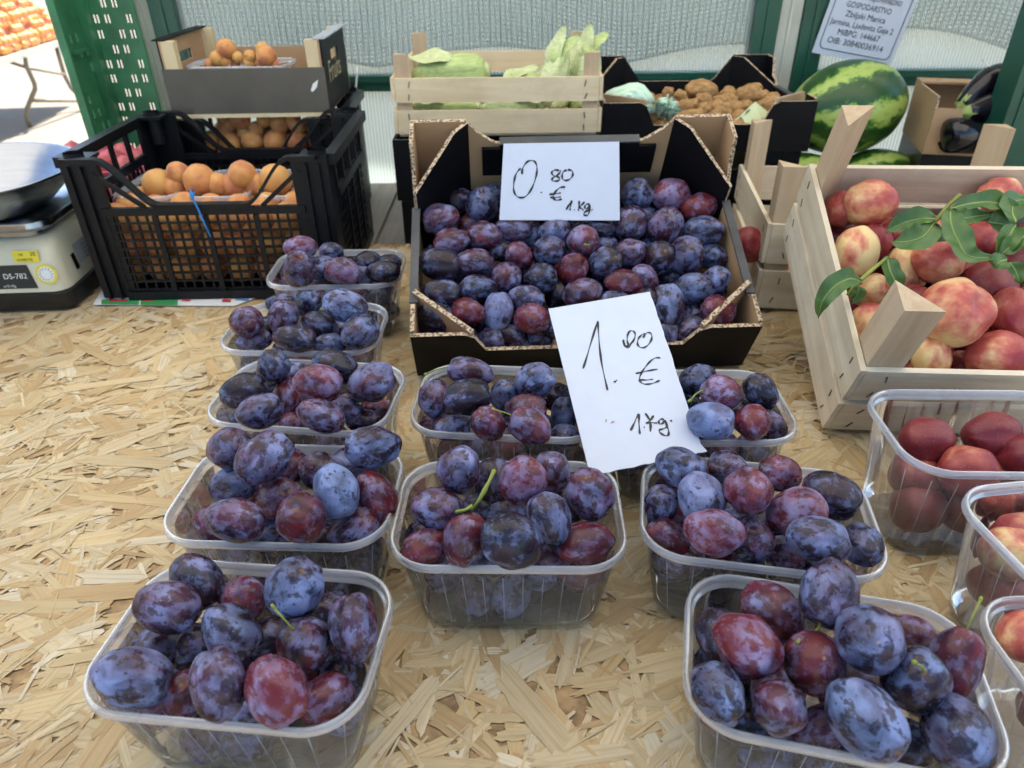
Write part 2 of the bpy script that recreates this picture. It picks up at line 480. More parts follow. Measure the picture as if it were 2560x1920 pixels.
M['cream'] = simple('cream_scale_plastic', (0.62, 0.58, 0.42), 0.4, 0.04, 12)
M['dark'] = simple('black_scale_plastic', (0.008, 0.008, 0.008), 0.4, 0.2, 12)
M['steel'] = simple('brushed_steel', (0.36, 0.385, 0.43), 0.24, 0.08, 8, metal=1.0, stretch=(1, 1, 30))
M['yellow'] = simple('yellow_sticker', (0.75, 0.62, 0.03), 0.5, 0.05)
M['white'] = simple('white_print', (0.78, 0.78, 0.76), 0.6, 0.03)
M['red_print'] = simple('red_print', (0.50, 0.03, 0.03), 0.5, 0.1)
M['green_print'] = simple('green_print', (0.05, 0.30, 0.09), 0.5, 0.1)
M['blue_print'] = simple('blue_print', (0.10, 0.22, 0.42), 0.5, 0.1)
M['silver'] = simple('silver_sticker', (0.42, 0.45, 0.48), 0.4, 0.08)
M['stem'] = simple('green_stem', (0.22, 0.26, 0.045), 0.6, 0.3, 4)
M['leaf'] = m_leaf('peach_leaf', (0.035, 0.095, 0.020), (0.085, 0.165, 0.035))
M['husk'] = simple('corn_husk', (0.44, 0.53, 0.20), 0.55, 0.22, 25, bmp=0.3, stretch=(2, 12, 12))
M['husk_pale'] = simple('pale_corn_husk', (0.56, 0.61, 0.31), 0.55, 0.2, 25, bmp=0.3, stretch=(2, 12, 12))
M['potato'] = simple('earthy_potato_skin', (0.36, 0.20, 0.072), 0.8, 0.40, 3, bmp=0.3)
M['eggplant'] = simple('eggplant_skin', (0.006, 0.004, 0.009), 0.16, 0.3, 8)
M['calyx'] = simple('eggplant_calyx', (0.25, 0.33, 0.09), 0.6, 0.25, 20)
M['melon'] = m_melon()
M['mint'] = simple('mint_plastic_bag', (0.56, 0.76, 0.58), 0.4, 0.12, 20)
M['note'] = simple('pale_green_note', (0.58, 0.66, 0.38), 0.7, 0.05)
M['onion'] = simple('yellow_onion_skin', (0.60, 0.33, 0.06), 0.45, 0.35, 3)
M['redonion'] = simple('red_netted_bulb', (0.50, 0.10, 0.12), 0.5, 0.4, 3)
M['pinknet'] = simple('pink_net_thread', (0.75, 0.16, 0.30), 0.6, 0.1)
M['concrete'] = simple('pale_concrete', (0.235, 0.205, 0.165), 0.9, 0.10, 9, bmp=0.2, rnd=False)
M['table_top'] = simple('white_table_top', (0.42, 0.40, 0.36), 0.5, 0.06, 8)
M['tube'] = simple('grey_brown_tube', (0.20, 0.17, 0.12), 0.4, 0.1, 8)
M['added_canopy'], nt_, p_ = mat('added_canopy_cloth')
nt_.nodes.remove(p_)
cc_ = ramp(nt_, noi(nt_, coords(nt_), 3, 3), [(0.3, (0.78, 0.75, 0.68)), (0.7, (0.84, 0.81, 0.74))])
L(nt_, N(nt_, 'MixShader', {0: 0.55, 1: N(nt_, 'BsdfDiffuse', {'Color': cc_}).outputs[0], 2: N(nt_, 'BsdfTranslucent', {'Color': cc_}).outputs[0]}).outputs[0], nt_.nodes['Material Output'].inputs['Surface'])
M['blue_tie'] = simple('blue_cord', (0.02, 0.22, 0.62), 0.4, 0.1)
M['staple'] = simple('steel_staple', (0.10, 0.10, 0.11), 0.4, 0.2, metal=0.6)
M['gold'] = simple('cream_gold_print', (0.50, 0.43, 0.24), 0.6, 0.15)
M['tape'] = simple('tan_tray_face', (0.085, 0.075, 0.06), 0.45, 0.25, 9)
M['pale_ply'] = m_wood('pale_ply_edge', (0.60, 0.48, 0.27), (0.74, 0.62, 0.40), 'Z')

# ================================================================== setting
b = MB(); b.add([(-80, -40, GZ), (80, -40, GZ), (80, 160, GZ), (-80, 160, GZ)], [(0, 1, 2, 3)], M['concrete'])
tag(b.obj('ground'), kind='structure')
# unseen thin cloth canopy, added to shade the counter and glow warmly from above
b = MB()
n = 30
rg = [[Vector((-2.6 + 5.6 * i / n, y, 1.62 + 0.13 * (y + 0.3) + 0.025 * math.sin(i * 1.3 + y))) for i in range(n + 1)] for y in (-0.30, 0.3, 0.9, 1.5, 2.1, 2.7, 3.3)]
b.loft(rg, M['added_canopy'], closed=False)
ro = b.obj('added_canopy', smooth=True)
tag(ro, kind='structure')

# ------------------------------------------------------------------ counter of OSB: board + pressed strands
counter = thing('stall_counter', 'stall counter topped with pale oriented strand board', 'counter')
b = MB(); b.box((-1.35, -0.10, -0.022), (1.35, 1.25, -0.0022), M['osb']); b.obj('board', counter)
b = MB()
for x in (-1.25, 1.25):
    for y in (0.0, 1.15): b.box((x - 0.03, y - 0.03, GZ), (x + 0.03, y + 0.03, -0.022), M['post_wood'])
b.obj('leg_frame', counter)
TONES = [(0.545, 0.436, 0.256), (0.578, 0.483, 0.314), (0.522, 0.397, 0.217), (0.601, 0.536, 0.39), (0.488, 0.35, 0.178), (0.556, 0.436, 0.245), (0.443, 0.31, 0.16), (0.545, 0.443, 0.265), (0.567, 0.47, 0.294)]
def strand(rng, cx, cy, a, ln, wd, z):
    """outline of one flake with splintered ends, its grain coordinates and colour"""
    top = [(-ln/2 + ln * t, wd/2 * (1 + rng.uniform(-.22, .12))) for t in (0.05, 0.2, 0.36, 0.52, 0.68, 0.84, 0.96)]
    bot = [(-ln/2 + ln * t, -wd/2 * (1 + rng.uniform(-.22, .12))) for t in (0.95, 0.8, 0.64, 0.48, 0.32, 0.16, 0.03)]
    sk = rng.uniform(-0.5, 0.5) * wd
    e1 = [(ln/2 + rng.uniform(-.8, .6) * wd * 0.7, wd * k + 0) for k in (0.33, 0.12, -0.1, -0.3)]
    e0 = [(-ln/2 + rng.uniform(-.6, .8) * wd * 0.7, wd * k) for k in (-0.32, -0.1, 0.12, 0.3)]
    pts = [(x + sk * (1 if y > 0 else -1) * .5, y) for x, y in top + e1 + bot + e0]
    ca, sa = math.cos(a), math.sin(a)
    tx, ty = rng.uniform(-.0004, .0004) / ln, rng.uniform(-.0003, .0003) / wd
    vs = [(cx + x * ca - y * sa, cy + x * sa + y * ca, z + x * tx + y * ty) for x, y in pts]
    o = (rng.uniform(0, 50), rng.uniform(0, 50))
    uv = [(x + o[0], y + o[1]) for x, y in pts]
    t = rng.choice(TONES); k = rng.uniform(0.82, 1.12)
    return vs, uv, (t[0] * k, t[1] * k, t[2] * k, 1)
def strand_mesh(items):
    vs, fs, uvs, cols = [], [], [], []
    for v, u, c in items:
        fs.append(tuple(range(len(vs), len(vs) + len(v)))); vs += v; uvs += u; cols += [c] * len(v)
    me = bpy.data.meshes.new('strand'); me.from_pydata(vs, [], fs); me.materials.append(M['strand'])
    ul = me.uv_layers.new(name='grain'); ul.data.foreach_set('uv', np.array(uvs, dtype=np.float32).ravel())
    ca = me.color_attributes.new('tone', 'FLOAT_COLOR', 'CORNER'); ca.data.foreach_set('color', np.array(cols, dtype=np.float32).ravel())
    return me
rng = random.Random(3)
def osb_spot(rng):
    while True:
        y = rng.uniform(0.02, 1.24); x = rng.uniform(-1.2, 1.2)
        if abs(x) < 0.30 + 0.72 * y + 0.05: return x, y
small = []
for k in range(9500):
    x, y = osb_spot(rng)
    ln = rng.uniform(0.018, 0.09); wd = rng.uniform(0.0025, 0.014) * (1 + 0.5 * (ln > 0.05))
    a = rng.gauss(0.35, 0.85) if rng.random() < 0.7 else rng.uniform(0, math.pi)
    small.append(strand(rng, x, min(y, 1.215), a, ln, wd, -0.0016 + 0.0012 * rng.random()))
for k in range(3200):                              # splinters lying on the face
    x, y = osb_spot(rng)
    small.append(strand(rng, x, min(y, 1.23), rng.gauss(0.35, 0.9), rng.uniform(0.008, 0.045), rng.uniform(0.0009, 0.0034), -0.0009 + 0.0011 * rng.random()))
tag(link('fine_strands', strand_mesh(small), counter), kind='stuff')
spots = []
while len(spots) < 290:
    x, y = osb_spot(rng)
    if y > 0.95 or (x > 0.35 and y > 0.6): continue
    spots.append((x, y))
for x, y in spots:
    ln = rng.uniform(0.055, 0.115); wd = rng.uniform(0.010, 0.028)
    a = rng.gauss(0.45, 0.75)
    link('strand', strand_mesh([strand(rng, x, y, a, ln, wd, -0.0009 + 0.0012 * rng.random())]), counter)

# ------------------------------------------------------------------ plank table behind the counter
pt = thing('plank_table', 'weathered grey plank table between counter and clear wall', 'table', (0, 0, 0))
x = -1.35; rng = random.Random(5)
while x < 1.35:
    wd = 0.078
    b = MB(); b.box((x, 1.254, -0.045), (x + wd, 1.70, -0.024 + rng.uniform(-.002, .002)), M['plank']); b.obj('plank', pt)
    x += wd + 0.006
b = MB()
for x in (-1.25, 1.25): b.box((x - .03, 1.60, GZ), (x + .03, 1.66, -0.046), M['post_wood'])
b.box((-1.35, 1.60, -0.10), (1.35, 1.66, -0.046), M['post_wood'])
b.obj('leg_frame', pt)

# ------------------------------------------------------------------ clear wall: green frames, twin-wall panes, net behind
WY = 1.72
wx = lambda px, py=100: aty(px, py, WY).x
wz = lambda py, px=1280: aty(px, py, WY).z
def wall_unit(label, px0, px1, name):
    t = thing(name, label, 'wall panel', (0, WY, 0))
    x0, x1 = wx(px0), wx(px1)
    pw = 0.052
    zr0, zr1 = wz(221), wz(183)
    for xx in (x0, x1 - pw):
        b = MB(); b.box((xx, -0.022, -0.06), (xx + pw, 0.022, 1.55), M['frame_green']); b.box((xx + .022, -0.026, -0.05), (xx + .030, -0.0225, 1.54), M['frame_green']); b.obj('post', t)
    b = MB(); b.box((x0 + pw, -0.020, zr0), (x1 - pw, 0.020, zr1), M['frame_green']); b.box((x0 + pw, -0.024, (zr0 + zr1)/2 + .002), (x1 - pw, -0.0205, (zr0 + zr1)/2 + .007), M['frame_green']); b.obj('rail', t)
    b = MB(); b.box((x0 + pw, -0.020, 1.40), (x1 - pw, 0.020, 1.45), M['frame_green']); b.obj('rail', t)
    for z0, z1 in ((-0.045, zr0), (zr1, 1.40)):
        b = MB(); b.box((x0 + pw, -0.004, z0), (x1 - pw, 0.004, z1), M['poly']); b.obj('pane', t)
    return t, x0, x1, zr1
wl, lx0, lx1, zr = wall_unit('long clear ribbed wall panel in green frame behind the corn crate', 402, 1932, 'polycarbonate_wall')
wr, rx0, rx1, _ = wall_unit('clear ribbed wall panel in green frame behind the watermelon', 1990, 3300, 'polycarbonate_wall')
def pale_post(px0, px1, label):
    t = thing('aluminium_post', label, 'post', (0, WY, 0))
    x0, x1 = wx(px0), wx(px1)
    b = MB(); b.box((x0, -0.012, -0.046), (x1, 0.03, 1.55), M['frame_pale']); b.obj('profile', t)
    b = MB(); b.box(((x0+x1)/2 - .003, -0.0165, -0.046), ((x0+x1)/2 + .003, -0.0122, 1.55), M['frame_pale']); b.obj('ridge', t)
pale_post(1934, 1988, 'pale narrow post between the two green wall frames')
pale_post(352, 400, 'pale narrow post between green crate and green frame')
def net(label, x0, x1, hem, z1, ph, folds):
    vs, fs, uv = [], [], []
    nx, nz = 110, 40; ac = 0
    for i in range(nx + 1):
        u = i / nx; x = x0 + (x1 - x0) * u
        h = hem(u)
        for j in range(nz + 1):
            v = j / nz; z = h + (z1 - h) * v
            y = WY + 0.035 + 0.010 * math.sin(u * folds + ph) * (1 - v * .5) + 0.012 * math.sin(u * folds * .37 + v * 5 + ph)
            vs.append((x, y, z)); uv.append((x + 0.012 * math.sin(v * 6 + u * 9), z - h * 0.75 + 0.02 * math.sin(u * folds * .5)))
    for i in range(nx):
        for j in range(nz):
            a = i * (nz + 1) + j; fs.append((a, a + nz + 1, a + nz + 2, a + 1))
    me = bpy.data.meshes.new('shade_net'); me.from_pydata(vs, [], fs); me.materials.append(M['net'])
    ul = me.uv_layers.new(name='weave')
    ul.data.foreach_set('uv', np.array([uv[l.vertex_index] for l in me.loops], dtype=np.float32).ravel())
    me.polygons.foreach_set('use_smooth', [True] * len(fs))
    o = link('shade_net', me); tag(o, label, 'net', 'shade nets hung behind the clear wall'); o['kind'] = 'stuff'
    del o['kind']
    b = MB(); b.tube([(x0 + (x1 - x0) * k / 60, WY + 0.04, hem(k / 60)) for k in range(61)], 0.0035, M['frame_pale'], 6); 
    hm = b.obj('hem', o, smooth=True)
    return o
net('grey green shade net sagging behind the long clear wall panel', lx0 - .02, lx1 + .02, lambda u: zr + 0.012 + 0.040 * abs(math.sin(u * math.pi * 2.55 + .35)) ** 1.3, 1.45, 0.3, 19)
net('grey green shade net sagging behind the watermelon panel', rx0, rx1, lambda u: zr + 0.035 + 0.05 * math.sin(min(1, u * 2.2) * math.pi) - 0.02 * u, 1.45, 1.1, 23)
def zip_tie(px, py0, py1, label):
    b = MB(); p, q = aty(px, py0, WY - .028), aty(px - 4, py1, WY - .028)
    b.bar(p, q, 0.004, 0.0015, M['white'], (0, 1, 0)); b.tube([p, p + Vector((-.004, .03, .012))], .0016, M['white'], 6)
    tag(b.obj('cable_tie'), label, 'cable tie', 'white ties holding the net')
zip_tie(893, 182, 228, 'white cable tie on the green rail beside the apricot tray')
zip_tie(2474, 168, 200, 'white cable tie on the green rail above the eggplants')
# green post standing nearer, at the right edge
t = thing('green_post', 'wide green painted post at the right edge of the stall', 'post', (0, 0, 0))
xa, xb = aty(2532, 240, 1.36).x, aty(2700, 240, 1.36).x
b = MB(); b.box((xa, 1.36, -0.02), (xb, 1.42, 1.55), M['frame_green']); b.obj('profile', t)
b = MB(); b.box((xa + .018, 1.3575, -0.02), (xa + .022, 1.3597, 1.55), M['frame_green']); b.obj('ridge', t)

# ------------------------------------------------------------------ hanging sign
aS = R(-10)
ux = Vector((math.cos(aS), 0, math.sin(aS))); uz = Vector((-math.sin(aS), 0, math.cos(aS))); uy = Vector((0, 1, 0))
pBR = aty(2224, 168, WY - .032); kS = depth(pBR) / F
SW, SH = 205 * kS, 262 * kS
cS = pBR - ux * SW / 2 + uz * SH / 2
t = thing('trader_sign', 'tilted white printed sign hanging above the watermelon', 'sign', mat=frame(cS, ux, uy, uz))
b = MB(); b.box((-SW/2, 0, -SH/2), (SW/2, 0.0025, SH/2), M['paper']); b.obj('board', t)
def ring_poly(w2, z0, z1, r, n=6):
    pts = []
    for cx, cz, a0 in ((w2 - r, z1 - r, 0), (-w2 + r, z1 - r, 90), (-w2 + r, z0 + r, 180), (w2 - r, z0 + r, 270)):
        for k in range(n + 1):
            a = R(a0 + 90 * k / n); pts.append((cx + r * math.cos(a), cz + r * math.sin(a)))
    return pts
o1, o2 = ring_poly(SW/2 - .009, -SH/2 + .011, SH/2 - .009, .012), ring_poly(SW/2 - .0108, -SH/2 + .0128, SH/2 - .0108, .0105)
b = MB(); b.loft([[(x, -0.0006, z) for x, z in o1], [(x, -0.0006, z) for x, z in o2]], M['ink']); b.obj('border', t)
def text(s, size, M4, mt, parent, name='lettering', align='CENTER', xs=1.0):
    cu = bpy.data.curves.new('t', 'FONT'); cu.body = s; cu.size = size; cu.align_x = align; cu.align_y = 'CENTER'; cu.resolution_u = 3
    ob = bpy.data.objects.new('t', cu); COL.objects.link(ob)
    dg = bpy.context.evaluated_depsgraph_get(); me = bpy.data.meshes.new_from_object(ob.evaluated_get(dg))
    bpy.data.objects.remove(ob); bpy.data.curves.remove(cu)
    me.materials.clear(); me.materials.append(mt); me.transform(Matrix.Diagonal((xs, 1, 1, 1)))
    o = link(name, me, parent); o.matrix_local = M4
    return o
FT = lambda x, z, y=-0.0007: frame((x, y, z), (1, 0, 0), (0, 0, 1), (0, -1, 0))
for k, (s, sz, xs) in enumerate((('OBITELJSKO POLJOPRIVREDNO', .0150, .62), ('GOSPODARSTVO', .0155, .82), ('Zbiljski Marica', .0165, .93), ('Jarmina, Ljudevita Gaja 2', .0165, .86), ('MIBPG: 144667', .0165, .92), ('OIB: 30840036914', .0170, .98))):
    text(s, sz, FT(-.004, -SH/2 + .030 + .0178 * (5 - k)), M['ink'], t, xs=xs)

# ================================================================== fruit meshes
def unit_fruit(name, mat_, seed, su=0.05, cav=0.12, lump=0.02, egg=0.06, nu=36, nv=22, rib=0):
    """unit body along x, stem end at +x, suture along azimuth 0, dimple at the stem"""
    vs, fs = [], []
    off = Vector((seed * 3.1, seed * 1.7, seed * 5.3))
    for j in range(nv + 1):
        th = math.pi * j / nv
        for i in range(nu):
            ph = 2 * math.pi * i / nu
            x, r = math.cos(th), math.sin(th)
            d = math.atan2(math.sin(ph), math.cos(ph))
            r *= 1 + egg * x
            r *= 1 - su * math.exp(-(d / 0.20) ** 2) * (0.35 + 0.65 * r)
            x2 = x - cav * math.exp(-(th / 0.28) ** 2) * 1.0 - 0.02 * math.exp(-((math.pi - th) / 0.2) ** 2)
            p = Vector((x2, r * math.cos(ph), r * math.sin(ph)))
            k = 1 + lump * noise.noise(p * 1.6 + off) * 2
            vs.append(p * k)
    for j in range(nv):
        for i in range(nu):
            fs.append((j*nu + i, (j+1)*nu + i, (j+1)*nu + (i+1) % nu, j*nu + (i+1) % nu))
    b = MB(); b.add(vs, fs, mat_)
    return b.mesh(name, True, weld=True)
PLUMS = [unit_fruit('plum', M['plum'], s, su, 0.10, lp, eg) for s, su, lp, eg in ((1, .08, .04, .06), (2, .05, .06, -.03), (3, .11, .04, .09), (4, .03, .05, .03), (5, .08, .06, -.05))]
NECTS = [unit_fruit('nectarine', M['nect'], s, .11, .24, .05, eg) for s, eg in ((1, .04), (2, -.04), (3, .09))]
APRI = [unit_fruit('apricot', M['apricot'], s, .08, .14, .025, 0.0, 24, 16) for s in (1, 2)]
LUMPS = [unit_fruit('potato', M['potato'], s, .0, .0, .11, eg, 32, 22) for s, eg in ((1, .05), (2, -.1), (3, .12), (7, 0))]
BULB = unit_fruit('onion', M['onion'], 4, 0, -0.25, .02, 0, 14, 10)
RBULB = unit_fruit('red_bulb', M['redonion'], 4, 0, -0.25, .02, 0, 14, 10)
def stem_mesh(seed):
    r = random.Random(seed); b = MB()
    a, c = r.uniform(-.25, .25), r.uniform(-.25, .25)
    b.tube([(0.84, 0, 0), (1.1, a*.2, c*.2), (1.4, a, c), (1.75, a*2.4, c*2.4)], [.05, .038, .04, .055], M['stem'], 7)
    b.tube([(1.72, a*2.3, c*2.3), (1.83, a*2.7, c*2.6)], [.085, .06], M['stem'], 6)
    return b.mesh('stem', True)
STEMS = [stem_mesh(k) for k in range(4)]
FR = random.Random(11)
def orient(ang, tilt, spin):
    ax = (CX * math.cos(R(ang)) + CY * math.sin(R(ang)))
    ax = ax * math.cos(tilt) + V0 * (-math.sin(tilt))
    ax.normalize()
    e1 = ax.cross(V0); e1.normalize(); e2 = ax.cross(e1)
    y = e1 * math.cos(spin) + e2 * math.sin(spin); z = ax.cross(y)
    return ax, y, z
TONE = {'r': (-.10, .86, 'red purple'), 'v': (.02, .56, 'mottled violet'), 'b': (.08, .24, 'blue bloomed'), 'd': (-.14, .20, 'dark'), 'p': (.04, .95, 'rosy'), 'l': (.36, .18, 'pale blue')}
def place(me, name, pos, lpx, spx, ang, real=1.28, spin=None, stretch=1.0):
    k = depth(pos) / F
    v = pos - CAM; u_, w_ = v.dot(CX), v.dot(CY); ct = depth(pos) / v.length; rho = math.atan2(w_, u_)
    st = lambda a: math.sqrt(1 + (1 / (ct * ct) - 1) * math.cos(a - rho) ** 2)      # wide-angle stretch away from the axis
    S = spx * k / st(R(ang) + math.pi / 2); Lp = lpx * k / st(R(ang))
    if Lp < S: S, Lp = Lp, S; ang += 90
    if Lp / S < real - 0.02:
        Lt = S * real; q = max(0.0, (Lp*Lp - S*S) / (Lt*Lt - S*S)); tilt = math.acos(math.sqrt(min(1, q))) * FR.choice((1, 1, -1))
    else: Lt = Lp; tilt = FR.uniform(-.15, .15)
    ax, y, z = orient(ang, tilt, FR.uniform(0, 6.28) if spin is None else spin)
    o = bpy.data.objects.new(name, me); COL.objects.link(o)
    mm = Matrix((ax * Lt / 2, y * S / 2, z * S / 2)).transposed().to_4x4(); mm.translation = pos
    o.matrix_world = mm
    return o, S / 2
ORD = ['first', 'second', 'third', 'fourth', 'fifth', 'sixth', 'seventh', 'eighth', 'ninth', 'tenth', 'eleventh', 'twelfth']
ROWN = {1: ['only'], 2: ['back', 'front'], 3: ['back', 'middle', 'front'], 4: ['back', 'second', 'third', 'front'], 7: ['back', 'second', 'third', 'fourth', 'fifth', 'sixth', 'front']}
def label_rows(items, nrow, noun, where, cat, group):
    """items: (object, px, py, tone word); rows counted from the back, places from the left"""
    items = sorted(items, key=lambda t: t[2]); n = len(items)
    for r in range(nrow):
        row = sorted(items[r * n // nrow:(r + 1) * n // nrow], key=lambda t: t[1])
        for i, (o, _, _, tw) in enumerate(row):
            tag(o, f"{tw} {noun}, {ORD[i]} from left, {ROWN[nrow][r]} row of {where}", cat, group)

# ------------------------------------------------------------------ punnets
def rrect(w, d, r, z, n=9, per=14, rib=0.0):
    pts = []
    hw, hd = w/2, d/2
    def seg(p, q, m, nx, ny):
        for k in range(m):
            t = k / m; off = rib * (1 if (k % 4) == 2 else 0)
            pts.append(Vector((p[0] + (q[0]-p[0])*t + nx*off, p[1] + (q[1]-p[1])*t + ny*off, z)))
    def arc(cx, cy, a0):
        for k in range(n):
            a = R(a0 + 90 * k / n); pts.append(Vector((cx + r*math.cos(a), cy + r*math.sin(a), z)))
    seg((-hw + r, -hd), (hw - r, -hd), per * 2, 0, -1); arc(hw - r, -hd + r, -90)
    seg((hw, -hd + r), (hw, hd - r), per, 1, 0); arc(hw - r, hd - r, 0)
    seg((hw - r, hd), (-hw + r, hd), per * 2, 0, 1); arc(-hw + r, hd - r, 90)
    seg((-hw, hd - r), (-hw, -hd + r), per, -1, 0); arc(-hw + r, -hd + r, 180)
    return pts
def punnet_meshes(w=.185, d=.128, h=.09, r=.032, ins=.014):
    w0, d0 = w - .010, d - .010
    b = MB()
    lv = [(0.0, 2*ins + .012, 0), (0.004, 2*ins, 0), (0.012, 2*ins - .003, .0012), (h*.5, ins, .0012), (h - .016, .006, .0012), (h - .0088, .005, 0)]
    b.loft([rrect(w0 - e, d0 - e, r - e*.3, z, rib=-rb) for z, e, rb in lv], M['clear'])
    lo_, hi_ = rrect(w0 - 2*ins + .0012, d0 - 2*ins + .0012, r - .008, .010), rrect(w0 - .0045, d0 - .0045, r, h - .017)
    for k in range(1, len(lo_) - 1, 4):            # moulded upright ribs, milky strips standing in for their glints
        a0, a1, c0, c1 = lo_[k], lo_[k].lerp(lo_[k + 1], .18), hi_[k], hi_[k].lerp(hi_[k + 1], .18)
        b.add([a0, a1, c1, c0], [(0, 1, 2, 3)], M['rim'])
    body = b.mesh('body', True)
    b = MB(); rg = rrect(w0 - 2*ins - .012, d0 - 2*ins - .012, r - .010, 0.0012)
    b.add(rg, [tuple(range(len(rg)))], M['clear']); base = b.mesh('base')
    b = MB()
    prof = [(-.0026, h - .0085), (-.0022, h - .0070), (-.0006, h - .0064), (-.0002, h - .0050), (.0002, h - .0012), (.0010, h), (.0024, h + .0001), (.0033, h - .0010), (.0037, h - .0030), (.0040, h - .0060), (.0034, h - .0068), (.0028, h - .0056), (.0027, h - .0026)]
    b.loft([rrect(w0 + 2*e, d0 + 2*e, r + e, z) for e, z in prof], M['rim'])
    rim = b.mesh('rim', True)
    return body, base, rim

PM = punnet_meshes()
PM_TALL = punnet_meshes(h=.11)
PM_APR = punnet_meshes(.155, .105, .062, .026, .010)
def punnet(label, x, y, rz, z=0.003, pm=PM, group='clear plastic fruit punnets'):
    t = thing('fruit_punnet', label, 'punnet', (x, y, z), R(rz), group)
    for nme, me in zip(('body', 'base', 'rim'), pm): link(nme, me, t)
    return t

# crop windows of the photograph used for reading positions: (x0, y0, scale)
CR = {'E': (200, 1360, 2.765), 'D': (380, 1040, 3.253), 'G': (940, 1080, 2.962), 'I': (1560, 1080, 3.16), 'J': (1680, 1380, 2.5136),
      'A': (480, 600, 3.317), 'B': (480, 600, 3.317), 'C': (480, 600, 3.317), 'F': (980, 860, 2.0868), 'H': (980, 860, 2.0868)}
PUN = {
 'A': (-.240, .9226, .9, 'clear punnet of plums, farthest of the left column beside the apricot crate', 'the farthest left punnet'),
 'B': (-.242, .748, -2.3, 'clear punnet of plums, second farthest of the left column', 'the second farthest left punnet'),
 'C': (-.205, .6035, -7.3, 'clear punnet of plums, third of the five in the left column', 'the third left punnet'),
 'D': (-.187, .454, -2.9, 'clear punnet of plums, second nearest of the left column', 'the second nearest left punnet'),
 'E': (-.1776, .309, -6.1, 'clear punnet of big plums, nearest of the left column', 'the nearest left punnet'),
 'F': (-.005, .588, -5.5, 'clear punnet of plums, left of the 1.00 price card before the black box', 'the back centre punnet'),
 'G': (-.0035, .4276, -1.4, 'clear punnet of plums at the centre with bare board before it', 'the centre punnet'),
 'H': (.177, .577, -1.0, 'clear punnet of plums, right of the 1.00 price card before the black box', 'the back right punnet'),
 'I': (.194, .4238, -10.4, 'clear punnet of plums in the right column below the price card', 'the second nearest right punnet'),
 'J': (.2005, .2835, -13.2, 'clear punnet of big plums, nearest of the right column', 'the nearest right punnet'),
}
